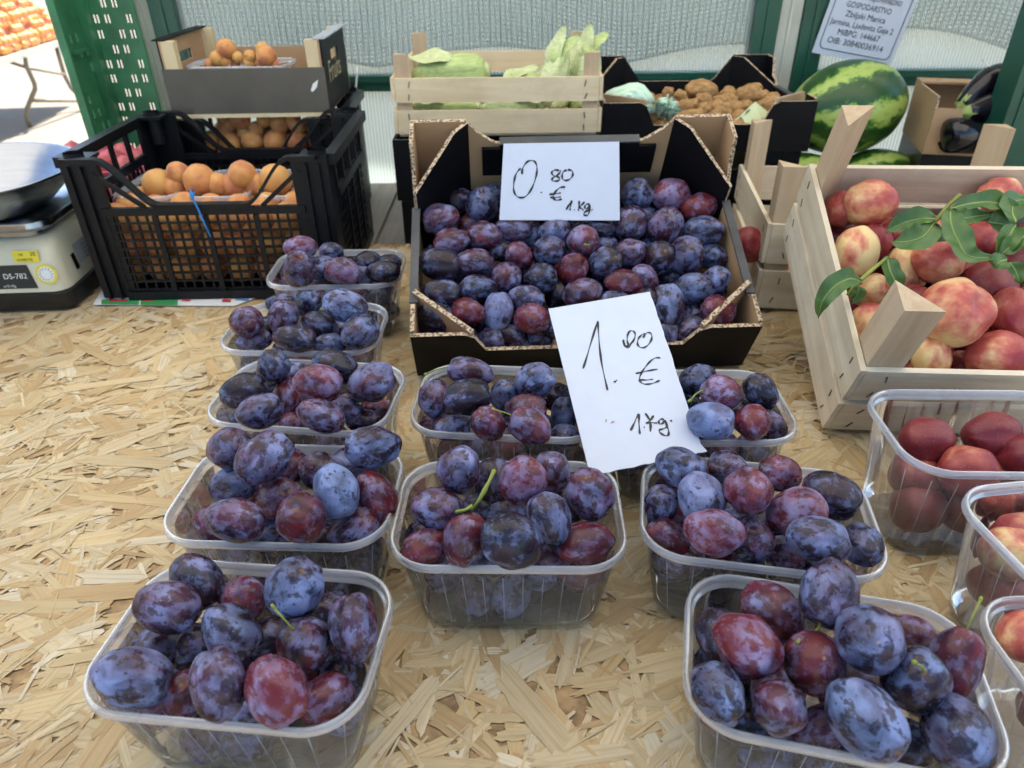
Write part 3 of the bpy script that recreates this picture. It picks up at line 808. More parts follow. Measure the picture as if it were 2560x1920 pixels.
# plums seen in each punnet: crop x, y, long and short diameter in crop pixels, angle, height, tone, stem
PL = {
'E': [(360,920,600,450,-15,.098,'b',0),(600,435,500,385,-15,.112,'v',0),(805,255,420,370,-50,.100,'d',0),(1145,345,370,330,60,.078,'r',0),(1485,295,510,410,58,.120,'b',0),
      (1045,610,460,400,-40,.100,'b',0),(960,960,540,405,100,.116,'v',0),(1355,1010,510,450,-55,.112,'p',0),(1555,690,440,390,105,.097,'v',1),(1890,580,510,350,100,.108,'v',0),
      (480,715,420,330,10,.070,'b',0),(780,710,390,340,70,.060,'d',0),(720,1040,430,340,70,.074,'r',0),(1700,1070,400,340,20,.074,'r',0),(1740,450,380,320,30,.070,'d',0),
      (1310,660,390,330,0,.052,'d',1),(1900,930,420,350,90,.058,'d',0),(1180,1170,380,320,0,.058,'b',0),(540,1110,380,320,0,.054,'r',0)],
'D': [(640,265,430,350,20,.115,'v',0),(915,330,520,400,40,.128,'v',0),(1800,255,480,355,5,.122,'b',0),(660,560,440,300,15,.085,'b',0),(1390,460,430,330,-20,.090,'v',0),
      (1500,605,460,380,-65,.118,'l',0),(1820,650,450,330,-65,.095,'r',0),(1035,680,450,360,35,.086,'r',0),(1215,830,440,415,80,.114,'r',0),(680,845,520,365,-15,.106,'v',0),
      (1640,920,480,320,25,.082,'v',0),(400,890,330,260,120,.062,'r',1),(960,960,360,300,0,.055,'b',0),(1120,380,380,300,60,.080,'r',0),(1640,400,400,320,0,.082,'b',0),(1440,830,380,320,0,.050,'d',0)],
'G': [(610,280,375,320,80,.120,'v',0),(870,370,390,290,90,.086,'d',0),(1090,355,405,340,68,.124,'p',0),(1305,300,330,270,100,.100,'v',0),(1585,465,420,355,105,.110,'v',0),
      (455,570,400,310,-10,.105,'v',0),(655,790,430,325,78,.106,'r',0),(1000,800,490,425,-25,.124,'d',0),(1285,650,435,325,-68,.110,'b',0),(1545,830,455,345,15,.090,'r',0),
      (370,865,380,295,20,.086,'r',0),(300,770,320,260,0,.066,'d',0),(750,580,330,270,30,.062,'d',0),(440,420,320,250,0,.062,'r',0),(950,600,360,300,0,.060,'b',0),(1240,920,330,280,40,.062,'v',0),(1390,450,340,290,0,.062,'d',0),(840,930,360,300,0,.055,'d',0)],
'I': [(445,280,430,315,-25,.114,'b',0),(825,290,330,270,-20,.096,'v',0),(980,465,400,380,0,.124,'r',0),(1230,325,390,290,-20,.100,'r',0),(1640,495,480,365,-30,.106,'d',0),
      (290,575,330,290,80,.085,'b',0),(610,520,420,375,-75,.110,'l',0),(1360,635,455,405,30,.110,'p',0),(715,795,505,370,-15,.122,'p',0),(1535,855,545,390,-15,.120,'b',0),
      (1050,840,360,280,-70,.090,'v',1),(1880,895,360,330,-20,.084,'b',1),(350,830,400,280,-20,.076,'r',0),(1260,960,370,290,0,.064,'r',0),(1100,720,380,320,0,.058,'d',0),(880,640,380,320,0,.058,'b',0)],
'J': [(990,255,435,400,-120,.128,'v',1),(630,370,440,345,-45,.096,'r',0),(250,520,360,290,-70,.080,'d',0),(475,590,450,375,-35,.110,'p',0),(900,695,470,405,-70,.105,'r',0),
      (1240,550,510,420,-45,.132,'b',0),(1480,480,320,260,0,.080,'r',0),(1520,800,505,425,110,.114,'d',1),(1780,690,480,385,75,.110,'r',1),(290,885,395,320,-60,.100,'b',0),
      (675,975,420,340,-50,.105,'v',1),(1210,1045,565,430,-50,.118,'b',0),(1795,1140,520,445,-20,.100,'b',0),(930,1110,400,330,30,.062,'v',0),(450,1080,380,320,0,.060,'d',0),(1440,1190,400,330,0,.060,'d',0),(210,690,360,300,0,.060,'d',0),(1180,820,400,340,0,.058,'d',0),(1740,920,380,320,0,.06,'d',0)],
'A': [(895,62,310,190,0,.120,'p',0),(1155,92,215,150,0,.095,'b',0),(895,245,300,285,60,.116,'v',0),(1090,235,260,210,0,.085,'b',0),(1245,260,320,230,-8,.105,'p',0),
      (1450,185,250,190,10,.090,'d',0),(1590,260,305,195,5,.100,'d',0),(700,270,220,180,80,.076,'d',0),(760,360,220,160,0,.066,'r',0),(1400,290,260,200,0,.076,'b',0),(1070,360,260,200,0,.062,'d',0),(1640,190,220,160,0,.075,'d',0)],
'B': [(450,680,310,270,-10,.110,'r',0),(755,640,305,260,60,.106,'v',0),(725,520,250,150,10,.090,'b',0),(965,520,260,225,30,.105,'b',0),(1270,550,405,275,-15,.124,'b',0),
      (1060,710,335,225,-25,.095,'d',0),(1390,765,325,290,40,.105,'b',0),(850,815,385,232,-5,.105,'d',0),(520,840,340,180,12,.084,'v',0),(1150,868,300,185,5,.088,'b',0),(640,740,280,220,0,.070,'d',0),(1200,770,280,220,0,.070,'d',0)],
'C': [(675,1050,310,280,50,.120,'b',0),(1185,1050,400,290,-15,.110,'d',0),(1045,1185,425,325,-10,.132,'p',0),(1500,1180,425,315,25,.114,'v',0),(425,1255,425,295,20,.110,'d',0),
      (565,1420,435,295,15,.120,'v',0),(1065,1460,440,275,-20,.118,'v',0),(800,1290,330,270,80,.090,'r',0),(1280,1390,290,240,20,.086,'v',1),(1420,1500,300,200,0,.074,'d',0),(1540,1420,290,220,0,.070,'r',0),(800,1520,280,200,0,.070,'r',0),(300,1460,220,170,200,.062,'b',1),(640,1220,260,220,0,.075,'d',0),(850,1110,280,220,0,.085,'b',0)],
'F': [(410,147,255,155,168,.114,'v',1),(220,280,205,165,85,.100,'v',0),(400,275,250,198,10,.118,'d',0),(590,265,180,165,70,.090,'b',0),(750,190,218,188,30,.114,'b',0),
      (700,340,225,170,0,.098,'r',0),(505,420,200,172,-60,.108,'r',0),(720,430,240,192,150,.116,'r',1),(315,440,200,140,5,.084,'b',0),(900,370,200,150,80,.074,'b',0),(865,280,180,160,0,.068,'d',0),(905,480,180,130,0,.070,'b',0),(225,425,190,140,0,.066,'r',0),(420,390,190,150,0,.06,'d',0)],
'H': [(1595,190,195,168,20,.104,'b',0),(1720,255,242,186,172,.118,'p',1),(1925,250,215,170,-50,.100,'d',0),(1660,400,252,202,-10,.114,'l',0),(1880,405,205,190,40,.105,'r',0),(2015,425,190,145,-50,.080,'v',0),(1530,300,170,150,80,.070,'b',0),(1790,360,200,170,0,.070,'d',0),(1960,330,180,150,0,.066,'d',0)],
}
def put_plum(px, py, lp, sp, ang, pos, tone, stem, name='plum'):
    bl, rd, tw = TONE[tone]
    o, r = place(FR.choice(PLUMS), name, pos, lp, sp, ang)
    o['bloom'] = bl + FR.uniform(-.05, .05); o['red'] = rd + FR.uniform(-.12, .12)
    if stem: link('stem', FR.choice(STEMS), o)
    return o, r, tw
for key, (x, y, rz, lab, where) in PUN.items():
    t = punnet(lab, x, y, rz)
    x0, y0, sc = CR[key]; items = []; occ = []
    for cx, cy, l, s, ang, z, tone, stem in PL[key]:
        px, py = x0 + cx / sc, y0 + cy / sc
        pos = atz(px, py, z + .004)
        if z < .082:                               # the lower ones stay inside the plastic walls
            dx, dy = pos.x - x, pos.y - y; ca, sa = math.cos(R(rz)), math.sin(R(rz)); lx, ly = dx*ca + dy*sa, -dx*sa + dy*ca
            rr_ = s / sc * depth(pos) / F / 2 * 1.12; wx_ = .0865 - .015 * (1 - z / .09) - rr_; wy_ = .0580 - .015 * (1 - z / .09) - rr_
            lx, ly = max(-wx_, min(wx_, lx)), max(-wy_, min(wy_, ly)); pos = Vector((x + lx*ca - ly*sa, y + lx*sa + ly*ca, pos.z))
        o, r, tw = put_plum(px, py, l / sc, s / sc, ang, pos, tone, stem)
        items.append((o, px, py, tw)); occ.append((pos, r))
    label_rows(items, 4, 'plum', where, 'plum', 'plums heaped in the clear punnets')
    # plums below, dimly seen through the sides
    ca, sa = math.cos(R(rz)), math.sin(R(rz)); got = 0
    cand = [(i, j, k) for k in range(2) for i in range(-2, 3) for j in range(-1, 2)]
    for i, j, k in cand:
        if k == 0 and abs(i) == 2 and j: continue
        lx, ly, z = i * .0285 + FR.uniform(-.002, .002), j * .0275 + FR.uniform(-.001, .001), .024 + .033 * k
        pos = Vector((x + lx*ca - ly*sa, y + lx*sa + ly*ca, z))
        if any((pos - q).length < .0135 + rr * .86 for q, rr in occ): continue
        o = bpy.data.objects.new('plum', FR.choice(PLUMS)); COL.objects.link(o)
        o.location = pos; o.rotation_euler = (FR.uniform(0, 6), FR.uniform(-.4, .4), FR.uniform(0, 6)); o.scale = (.0205, .0172, .0172)
        tn = TONE[FR.choice('vbdr')]; o['bloom'] = tn[0]; o['red'] = tn[1]
        occ.append((pos, .017))
        tag(o, f'plum under the heap, dim through plastic of {where}', 'plum', 'plums heaped in the clear punnets')
# forked stem lying in the centre punnet
b = MB(); g = lambda cx, cy, z: atz(940 + cx / 2.962, 1080 + cy / 2.962, z)
b.tube([g(595, 592, .122), (g(660, 578, .126)), g(715, 545, .128)], [.0016, .0013, .0016], M['stem'], 7)
b.tube([g(715, 580, .118), g(760, 510, .126), g(805, 430, .134), g(840, 360, .138), g(875, 285, .140)], [.0015, .0013, .0020, .0012, .0018], M['stem'], 7)
tag(b.obj('forked_twig', smooth=True), 'forked green stem lying over the plums of the centre punnet', 'stem')

# ================================================================== cardboard boxes
def carton(name, label, M4, W, D, hf, hm, hs, hb, hbm, cat='box', group=None, inner='kraft', flap=True, th=.005, tab=.063):
    """open-topped corrugated box with raised corner posts; local x across, y to the back, z up"""
    t = thing(name, label, cat, mat=M4, group=group)
    K, BB, E_ = M['black_board'], M[inner], M['flute']
    h = W / 2
    b = MB(); b.box((-h + .001, .001, .001), (h - .001, D - .001, .001 + th), M['kraft']); b.obj('floor', t)
    I4 = Matrix.Identity(4)
    fr = [(-h, 0), (h, 0), (h, hf), (h - tab, hf), (h - tab - .012, hf - .006), (h - tab - .026, hm), (-h + tab + .026, hm), (-h + tab + .012, hf - .006), (-h + tab, hf), (-h, hf)]
    b = MB(); b.prism(fr, frame((0, 0, 0), (1, 0, 0), (0, 1, 0), (0, 0, 1)), th, K, BB, E_); b.obj('front_panel', t)
    bk = [(-h, 0), (h, 0), (h, hb), (h - .072, hb), (h - .086, hb - .018), (h - .105, hbm + .004), (h - .112, hbm), (-h + .112, hbm), (-h + .105, hbm + .004), (-h + .086, hb - .018), (-h + .072, hb), (-h, hb)]
    b = MB(); b.prism(bk, frame((0, D - th, 0), (1, 0, 0), (0, 1, 0), (0, 0, 1)), th, BB, K, E_); b.obj('back_panel', t)
    sd_ = [(th, 0), (D - th, 0), (D - th, hb), (D - .045, hb), (D - .055, hb - .03), (D - .075, hs + .012), (D - .08, hs), (.05, hs), (.045, hf + .004), (th, hf + .004)]
    for sx in (-1, 1):
        b = MB()
        o = (-h, 0, 0) if sx < 0 else (h - th, 0, 0)
        A, B_ = (K, BB) if sx < 0 else (BB, K)
        b.prism(sd_, frame(o, (0, 1, 0), (1, 0, 0), (0, 0, 1)), th, A, B_, E_)
        b.obj('side_panel', t)
        # grey worn edge strip along the top of the side
        b = MB(); xx = sx * (h - th / 2); b.box((xx - .0052, .052, hs + .0006), (xx + .0052, D - .082, hs + .0035), M['grey_board']); b.obj('edge_fold', t)
        # corner posts: slanted board closing the corner, hollow behind
        for back in (0, 1):
            H = (hb - .002) if back else (hf + .004)
            p = Vector((sx * (h - th), (D - .085) if back else .068, 0)); q = Vector((sx * (h - .075), (D - th) if back else th, 0))
            d = (q - p); ln = d.length; d.normalize(); nrm = Vector((d.y, -d.x, 0))
            if nrm.y * (1 if back else -1) < 0: nrm = -nrm
            lowc = H - (.045 if back else .0)
            poly = [(0, .006), (ln, .006), (ln, H), (ln * .75, H), (0, lowc)]
            b = MB(); b.prism(poly, frame(p, d, nrm, (0, 0, 1)), .006 if not back else .005, K, M['kraft'], E_); b.obj('corner_post', t)
    if flap:
        b = MB(); b.box((-h + .092, D - th - .006, hbm - .050), (h - .092, D - th - .001, hbm - .004), K); b.box((-h + .116, D - th - .006, hbm - .0038), (h - .116, D - th - .001, hbm + .0035), K); b.box((-h + .116, D - th - .008, hbm + .0037), (h - .116, D + .001, hbm + .006), M['grey_board']); b.obj('folded_flap', t)
    return t
tilt, rz = R(27), R(2.4)
BX = Vector((.089, .784, .004))
bux = Vector((math.cos(rz), math.sin(rz), 0)); buy = Vector((-math.sin(rz) * math.cos(tilt), math.cos(rz) * math.cos(tilt), math.sin(tilt))); buz = bux.cross(buy)
carton('plum_box', 'tilted black cardboard box full of plums behind the punnets', frame(BX, bux, buy, buz), .42, .29, .088, .054, .083, .160, .123)
BP = [(520,462,150,125,20,'d'),(635,485,168,160,80,'b'),(420,560,187,160,10,'v'),(705,412,130,100,0,'b'),(575,590,120,100,0,'r'),(650,645,198,146,-5,'r'),(480,675,187,135,10,'v'),
      (800,612,195,125,-5,'v'),(1015,618,165,125,10,'b'),(1165,675,168,162,-60,'p'),(1235,600,195,120,0,'d'),(1445,435,168,160,60,'b'),(1620,430,207,166,15,'p'),(1765,497,195,140,15,'r'),
      (1410,582,195,172,60,'v'),(1590,600,190,175,80,'v'),(1795,616,210,146,-5,'b'),(1275,790,180,166,20,'d'),(1400,745,185,155,20,'v'),(1555,770,175,165,60,'d'),(1695,756,195,188,80,'v'),
      (1835,750,150,130,-30,'b'),(420,795,232,162,-10,'d'),(600,785,198,138,-5,'v'),(825,750,146,138,-30,'r'),(980,725,166,144,10,'b'),(765,860,158,150,-70,'v'),(935,872,178,156,10,'d'),
      (1105,822,168,150,15,'r'),(1378,895,208,142,-5,'r'),(1480,872,160,140,-50,'v'),(1620,866,140,110,0,'d'),(1745,920,215,160,5,'b'),(1855,882,150,142,70,'b'),(425,947,212,152,-5,'d'),
      (620,922,196,142,0,'b'),(1160,950,207,156,10,'v'),(870,972,190,130,-5,'b'),(1605,1012,235,178,95,'b'),(1730,1062,150,130,-80,'b'),(1865,1040,192,165,-10,'r'),(400,1062,190,140,-25,'d'),
      (565,1045,172,140,-15,'r'),(722,1040,200,152,85,'l'),(895,1080,188,160,-15,'r'),(565,1160,152,124,-30,'d'),(800,1172,178,130,-25,'d'),(690,1178,150,120,0,'b'),(1742,1200,222,150,20,'v'),
      (1600,1172,165,130,-80,'b'),(1030,962,150,120,80,'d'),(930,1185,150,120,0,'b'),(895,662,150,125,20,'b'),(735,722,150,120,0,'d'),(1500,550,130,110,0,'b'),(1270,700,140,120,0,'b'),(1030,1120,160,130,0,'d'),(1860,1140,150,120,0,'b'),(1500,985,160,130,0,'d'),(1330,1000,170,130,0,'b')]
items = []; occ = []
for cx, cy, l, s, a, tn in BP:
    px, py = 900 + cx / 2.0868, 280 + cy / 2.0868
    small_ = (l < 152 and s <= 130)
    pos = atp(px, py, BX + buz * ((.048 if small_ else .069) - (.022 if cy > 1120 and not small_ else 0) + FR.uniform(-.004, .004)), buz)
    rr_ = s / 1.97 * depth(pos) / F / 2; q = pos - BX; lx, ly, lz = q.dot(bux), q.dot(buy), q.dot(buz)
    lx, ly = max(-.204 + rr_, min(.204 - rr_, lx)), max(.006 + rr_, min(.283 - rr_ * .8, ly)); pos = BX + bux * lx + buy * ly + buz * lz
    o, r, tw = put_plum(px, py, l / 1.97, s / 1.97, a, pos, tn, (cx, cy) in ((1165, 675), (1410, 582), (1235, 600)))
    items.append((o, px, py, tw)); occ.append((pos, r))
label_rows(items, 7, 'plum', 'the black box', 'plum', 'plums in the tilted black box')
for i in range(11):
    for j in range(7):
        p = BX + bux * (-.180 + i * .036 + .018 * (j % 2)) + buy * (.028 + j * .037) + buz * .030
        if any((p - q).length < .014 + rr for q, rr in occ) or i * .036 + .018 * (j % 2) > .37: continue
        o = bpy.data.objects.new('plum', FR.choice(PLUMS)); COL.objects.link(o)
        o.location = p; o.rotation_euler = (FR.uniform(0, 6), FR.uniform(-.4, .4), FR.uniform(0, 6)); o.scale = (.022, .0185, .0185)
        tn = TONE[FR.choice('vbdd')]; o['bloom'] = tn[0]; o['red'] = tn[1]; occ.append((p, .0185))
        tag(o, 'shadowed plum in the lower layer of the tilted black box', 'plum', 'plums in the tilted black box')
# closed black cartons that carry the boxes
def block(label, x0, x1, y0, y1, z0, z1, group='black cartons stacked behind the plum box'):
    t = thing('black_carton', label, 'carton', ((x0+x1)/2, y0, z0), group=group)
    w2, d, h = (x1-x0)/2, y1-y0, z1-z0
    b = MB()
    cut = [(-w2, 0), (w2, 0), (w2, h), (w2 - .055, h), (w2 - .08, h - .030), (-w2 + .08, h - .030), (-w2 + .055, h), (-w2, h)]
    b.prism(cut, Matrix.Identity(4), .005, M['black_board'], M['black_board'], M['grey_board']); b.obj('front_panel', t)
    b = MB(); b.prism(cut, frame((0, d - .005, 0), (1, 0, 0), (0, 1, 0), (0, 0, 1)), .005, M['black_board'], M['black_board'], M['grey_board']); b.obj('back_panel', t)
    for sx in (-1, 1):
        b = MB(); xx = sx * (w2 - .0025); b.box((xx - .0024, .0052, 0), (xx + .0024, d - .0052, h), M['black_board']); b.obj('side_panel', t)
    b = MB(); b.box((-w2 + .006, .006, .001), (w2 - .006, d - .006, .006), M['kraft']); b.obj('floor', t)
    return t
cx0, cx1 = aty(1003, 500, 1.245).x, aty(1500, 400, 1.245).x
block('lower black carton under the corn crate', cx0, cx1, 1.245, 1.60, -.020, .078)
block('upper black carton directly under the corn crate', cx0 - .006, cx1 - .004, 1.245, 1.60, .080, .185)
px0, px1 = aty(1512, 340, 1.27).x, aty(2020, 340, 1.27).x
block('lower black carton under the potato box', px0 + .006, px1 - .004, 1.275, 1.60, -.020, .072)
block('upper black carton directly under the potato box', px0 + .006, px1 - .004, 1.275, 1.60, .074, .150)
block('low black carton propping the back of the tilted plum box', -.09, .27, 1.055, 1.235, .002, .118)

# ================================================================== price cards
def card(name, label, corners, strokes, wpx, edge_jag=0, extra=None):
    """corners: 3-D points TL, TR, BR, BL; strokes: pixel polylines written on the plane"""
    o = corners[0]; n = (corners[1] - corners[0]).cross(corners[3] - corners[0]).normalized()
    if n.dot(CAM - o) < 0: n = -n
    t = thing(name, label, 'price card', mat=Matrix.Translation(o))
    rim_ = []
    for k in range(len(corners)):
        a, c = corners[k], corners[(k + 1) % len(corners)]
        m_ = 26 if edge_jag else 8
        for i in range(m_):
            p = a.lerp(c, i / m_); side = (c - a).normalized().cross(n)
            jag = (FR.uniform(-1, 1) * edge_jag) if (edge_jag and i and k in (1, 3)) else 0
            rim_.append(p + side * jag - o)
    top = rim_; bot = [p - n * .0007 for p in rim_]; N_ = len(rim_)
    b = MB(); b.add(top, [tuple(range(N_))], M['paper']); b.add(bot, [tuple(range(N_))[::-1]], M['paper'])
    b.add(top + bot, [(i, N_ + i, N_ + (i+1) % N_, (i+1) % N_) for i in range(N_)], M['paper']); b.obj('sheet', t)
    for st in strokes:
        P = [atp(x, y, o + n * .0004, n) - o for x, y in st]
        Q = []                                     # smooth the polyline
        if len(P) > 2:
            for i in range(len(P) - 1):
                p0, p1, p2, p3 = P[max(i-1, 0)], P[i], P[i+1], P[min(i+2, len(P)-1)]
                for k in range(5):
                    u = k / 5
                    Q.append(0.5 * ((2*p1) + (p2-p0)*u + (2*p0-5*p1+4*p2-p3)*u*u + (3*p1-p0-3*p2+p3)*u**3))
            Q.append(P[-1])
        else: Q = [P[0].lerp(P[1], k / 4) for k in range(5)]
        wd = wpx * depth(o) / F / 2; Lf, Rt = [], []
        for i, p in enumerate(Q):
            d = (Q[min(i+1, len(Q)-1)] - Q[max(i-1, 0)]).normalized(); sd2 = d.cross(n)
            e = wd * (0.75 + 0.35 * math.sin(i * .7)) * (0.7 if i in (0, len(Q)-1) else 1)
            Lf.append(p + sd2 * e); Rt.append(p - sd2 * e)
        b = MB(); b.loft([Lf, Rt], M['ink'], closed=False); b.obj('pen_stroke', t)
    return t, o, n
def crop(pts, x0, y0, s): return [(x0 + x / s, y0 + y / s) for x, y in pts]
c1 = lambda pts: crop(pts, 900, 0, 2.5136)
cards1 = [aty(1259, 359, .945), aty(1548, 354, .950), aty(1248.5, 550, .902)]
n1_ = (cards1[1] - cards1[0]).cross(cards1[2] - cards1[0]).normalized()
cards1 = cards1[:2] + [atp(1549.5, 551, cards1[0], n1_), cards1[2]]
st1 = [c1(q) for q in (
  [(1018,1095),(1022,1060),(1045,1022),(1075,1008),(1100,1018),(1112,1050),(1108,1100),(1090,1160),(1062,1212),(1030,1240),(995,1238),(972,1215),(965,1175),(972,1120),(988,1080),(1010,1058)],
  [(1139,1206),(1141,1212)],
  [(1252,1072),(1225,1068),(1205,1082),(1215,1102),(1245,1112),(1255,1128),(1235,1138),(1208,1134),(1212,1118),(1240,1100),(1258,1082),(1262,1070)],
  [(1300,1068),(1280,1078),(1270,1102),(1275,1126),(1298,1134),(1325,1120),(1338,1095),(1330,1072),(1305,1066)],
  [(1290,1175),(1260,1178),(1232,1200),(1216,1228),(1218,1250),(1240,1258),(1268,1250)],
  [(1188,1222),(1225,1218),(1262,1212)], [(1195,1240),(1225,1242),(1262,1236)],
  [(1295,1318),(1318,1280),(1330,1262),(1322,1300),(1320,1322)], [(1345,1318),(1348,1321)],
  [(1378,1262),(1376,1290),(1372,1325)], [(1412,1268),(1390,1290),(1376,1300),(1395,1312),(1405,1322)],
  [(1444,1286),(1426,1282),(1413,1296),(1418,1312),(1434,1306),(1445,1287),(1442,1325),(1430,1352),(1408,1350),(1412,1334),(1440,1318)], [(1456,1316),(1460,1320)])]
card('price_card', 'white card with handwritten 0.80 euro in the black plum box', cards1, st1, 5.2)
c2 = lambda pts: crop(pts, 1360, 720, 3.531)
oTL, oTR, oBL = aty(1371, 772, .685), aty(1625, 729, .705), atz(1519, 1176, .094)
nC = (oTR - oTL).cross(oBL - oTL).normalized()
pl = lambda x, y: atp(x, y, oTL, nC)
cards2 = [oTL, oTR, pl(1752, 1110), pl(1768, 1128), pl(1476, 1190)]
st2 = [c2(q) for q in (
  [(345,712),(380,600),(430,430),(475,290)], [(475,290),(480,380),(495,560),(520,720),(562,902)], [(618,832),(632,822),(645,812)],
  [(700,455),(705,490),(722,515),(750,495)], [(750,385),(735,430),(738,480),(752,497),(785,470),(805,420),(795,385),(770,376),(748,388)], [(705,480),(715,515),(738,525),(765,500),(785,470)],
  [(875,440),(895,405),(925,392),(950,410),(948,455),(920,500),(880,526),(842,518),(825,488),(835,445),(860,415),(890,400)],
  [(1028,618),(990,615),(945,640),(900,690),(862,745),(845,790),(850,825),(885,847),(940,845),(990,830),(1022,813)], [(808,755),(860,742),(930,728),(1005,715)], [(850,808),(900,812),(962,804)],
  [(765,1258),(795,1195),(835,1112),(838,1190),(846,1288)], [(880,1228),(888,1230)], [(895,1105),(930,1160),(940,1200),(940,1268)], [(968,1125),(935,1170),(905,1190),(950,1188),(998,1192)],
  [(1060,1160),(1030,1158),(1012,1180),(1022,1200),(1050,1192),(1068,1165),(1085,1215),(1100,1265),(1095,1300),(1060,1298),(1025,1275),(1022,1252),(1060,1240),(1085,1225)], [(1112,1172),(1132,1172)])]
t, o2, n2 = card('price_card', 'torn white card with handwritten 1.00 euro lying between the punnets', cards2, st2, 5.0, .0006)
b = MB()
for q in ([(585,1190),(605,1172),(628,1178),(600,1194)], [(540,1160),(556,1156),(552,1180),(542,1182)]):
    P = [atp(x, y, o2 + n2 * .0004, n2) - o2 for x, y in c2(q)]; b.add(P, [tuple(range(len(P)))], M['kraft'])
b.obj('stain', t)

# ================================================================== wooden crates
STP = MB().box((-.005, -.0006, -.0007), (.005, .0004, .0007), M['staple']).mesh('staple')
def wood_crate(label, M4, W, D, sh, gap, post, pw, wood, name='wooden_crate', group='slatted wooden crates', rows=2, bottom=True, stap=True, z0=0.0):
    t = thing(name, label, 'crate', mat=M4, group=group)
    wm = M[wood]; th = .006; h = W / 2
    def slat(lo, hi, axis):
        c = [(lo[i] + hi[i]) / 2 for i in range(3)]
        b = MB(); b.box([lo[i] - c[i] for i in range(3)], [hi[i] - c[i] for i in range(3)], wm)
        if axis == 'y':                            # grain runs along local x
            me_rot = Matrix.Rotation(R(-90), 4, 'Z'); b.v = [tuple(me_rot @ Vector(v)) for v in b.v]
        o = b.obj('slat', t)
        o.location = c
        if axis == 'y': o.rotation_euler = (0, 0, R(90))
        o.rotation_euler.x += FR.uniform(-.012, .012)
        return o
    for r in range(rows):
        z = z0 + r * (sh + gap)
        for y in (0, D - th):
            o = slat((-h, y, z), (h, y + th, z + sh), 'x')
            if stap:
                for sx in (-1, 1):
                    for dz in (-.28, .25):
                        q = link('staple', STP, o); q.location = (sx * (h - .022 + FR.uniform(-.004, .004)), -(th / 2 + .0003) if y == 0 else th/2, sh * dz); q.rotation_euler = (0, R(FR.uniform(60, 120)), 0)
        for sx in (-1, 1):
            x = -h - th - .0005 if sx < 0 else h + .0005
            o = slat((x, 0.0, z + .001), (x + th, D, z + sh + .001), 'y')
            if stap:
                for ex in (-1, 1):
                    for dz in (-.28, .25):
                        q = link('staple', STP, o); q.location = (ex * (D/2 - .022), (th / 2 + .0003) * (1 if sx < 0 else -1), sh * dz); q.rotation_euler = (0, R(FR.uniform(60, 120)), 0)
    for sx in (-1, 1):
        for y in (0, 1):
            cx = sx * (h - .0005); cy = th + .0005 if y == 0 else D - th - .0005; dy = pw if y == 0 else -pw
            tri = [Vector((cx, cy, 0)), Vector((cx - sx * pw, cy, 0)), Vector((cx, cy + dy, 0))]
            b = MB(); b.add([v + Vector((0, 0, z0 - .0 + .002)) for v in tri] + [v + Vector((0, 0, post)) for v in tri], [(0, 1, 2), (5, 4, 3), (0, 3, 4, 1), (1, 4, 5, 2), (2, 5, 3, 0)], M['post_wood'])
            o = b.obj('corner_post', t)
            bm = bmesh.new(); bm.from_mesh(o.data); bmesh.ops.recalc_face_normals(bm, faces=bm.faces); bm.to_mesh(o.data); bm.free()
    if bottom:
        nb = 5
        for k in range(nb):
            y0_ = th + .002 + (D - 2*th - .004) * k / nb; y1_ = y0_ + (D - 2*th) / nb - .010
            slat((-h + .001, y0_, z0 - .0055), (h - .001, y1_, z0 - .0005), 'x')
    return t
def tf(o, rz, tilt):
    a = Vector((math.cos(rz), math.sin(rz), 0)); c = Vector((-math.sin(rz) * math.cos(tilt), math.cos(rz) * math.cos(tilt), math.sin(tilt))); return a, c, a.cross(c)
# tilted crate of nectarines
nux, nuy, nuz = tf(None, R(-4), R(25))
NW, ND = .46, .302
NO = Vector((.348, .648, .007)) + nux * (NW / 2 + .007)
wood_crate('pale wooden crate of nectarines tilted toward the viewer', frame(NO, nux, nuy, nuz), NW, ND, .054, .009, .205, .036, 'crate_wood')
# crate behind it, level
r2 = R(-8); a2 = Vector((math.cos(r2), math.sin(r2), 0)); b2 = Vector((-math.sin(r2), math.cos(r2), 0))
O2 = Vector((.366, .955, .007)) + a2 * .20
wood_crate('level wooden crate behind and under the tilted nectarine crate', frame(O2, a2, b2, (0, 0, 1)), .40, .30, .058, .012, .206, .034, 'crate_wood')
# corn crate
CY0 = 1.262
fl, frr = aty(988, 318, CY0), aty(1500, 318, CY0)
CW = frr.x - fl.x - .010
CO = Vector(((fl.x + frr.x) / 2, CY0, .1905))
wood_crate('small warm wooden crate of sweetcorn in front of the clear wall', frame(CO, (1, 0, 0), (0, 1, 0), (0, 0, 1)), CW, .315, .038, .013, .124, .026, 'corn_wood', stap=True)

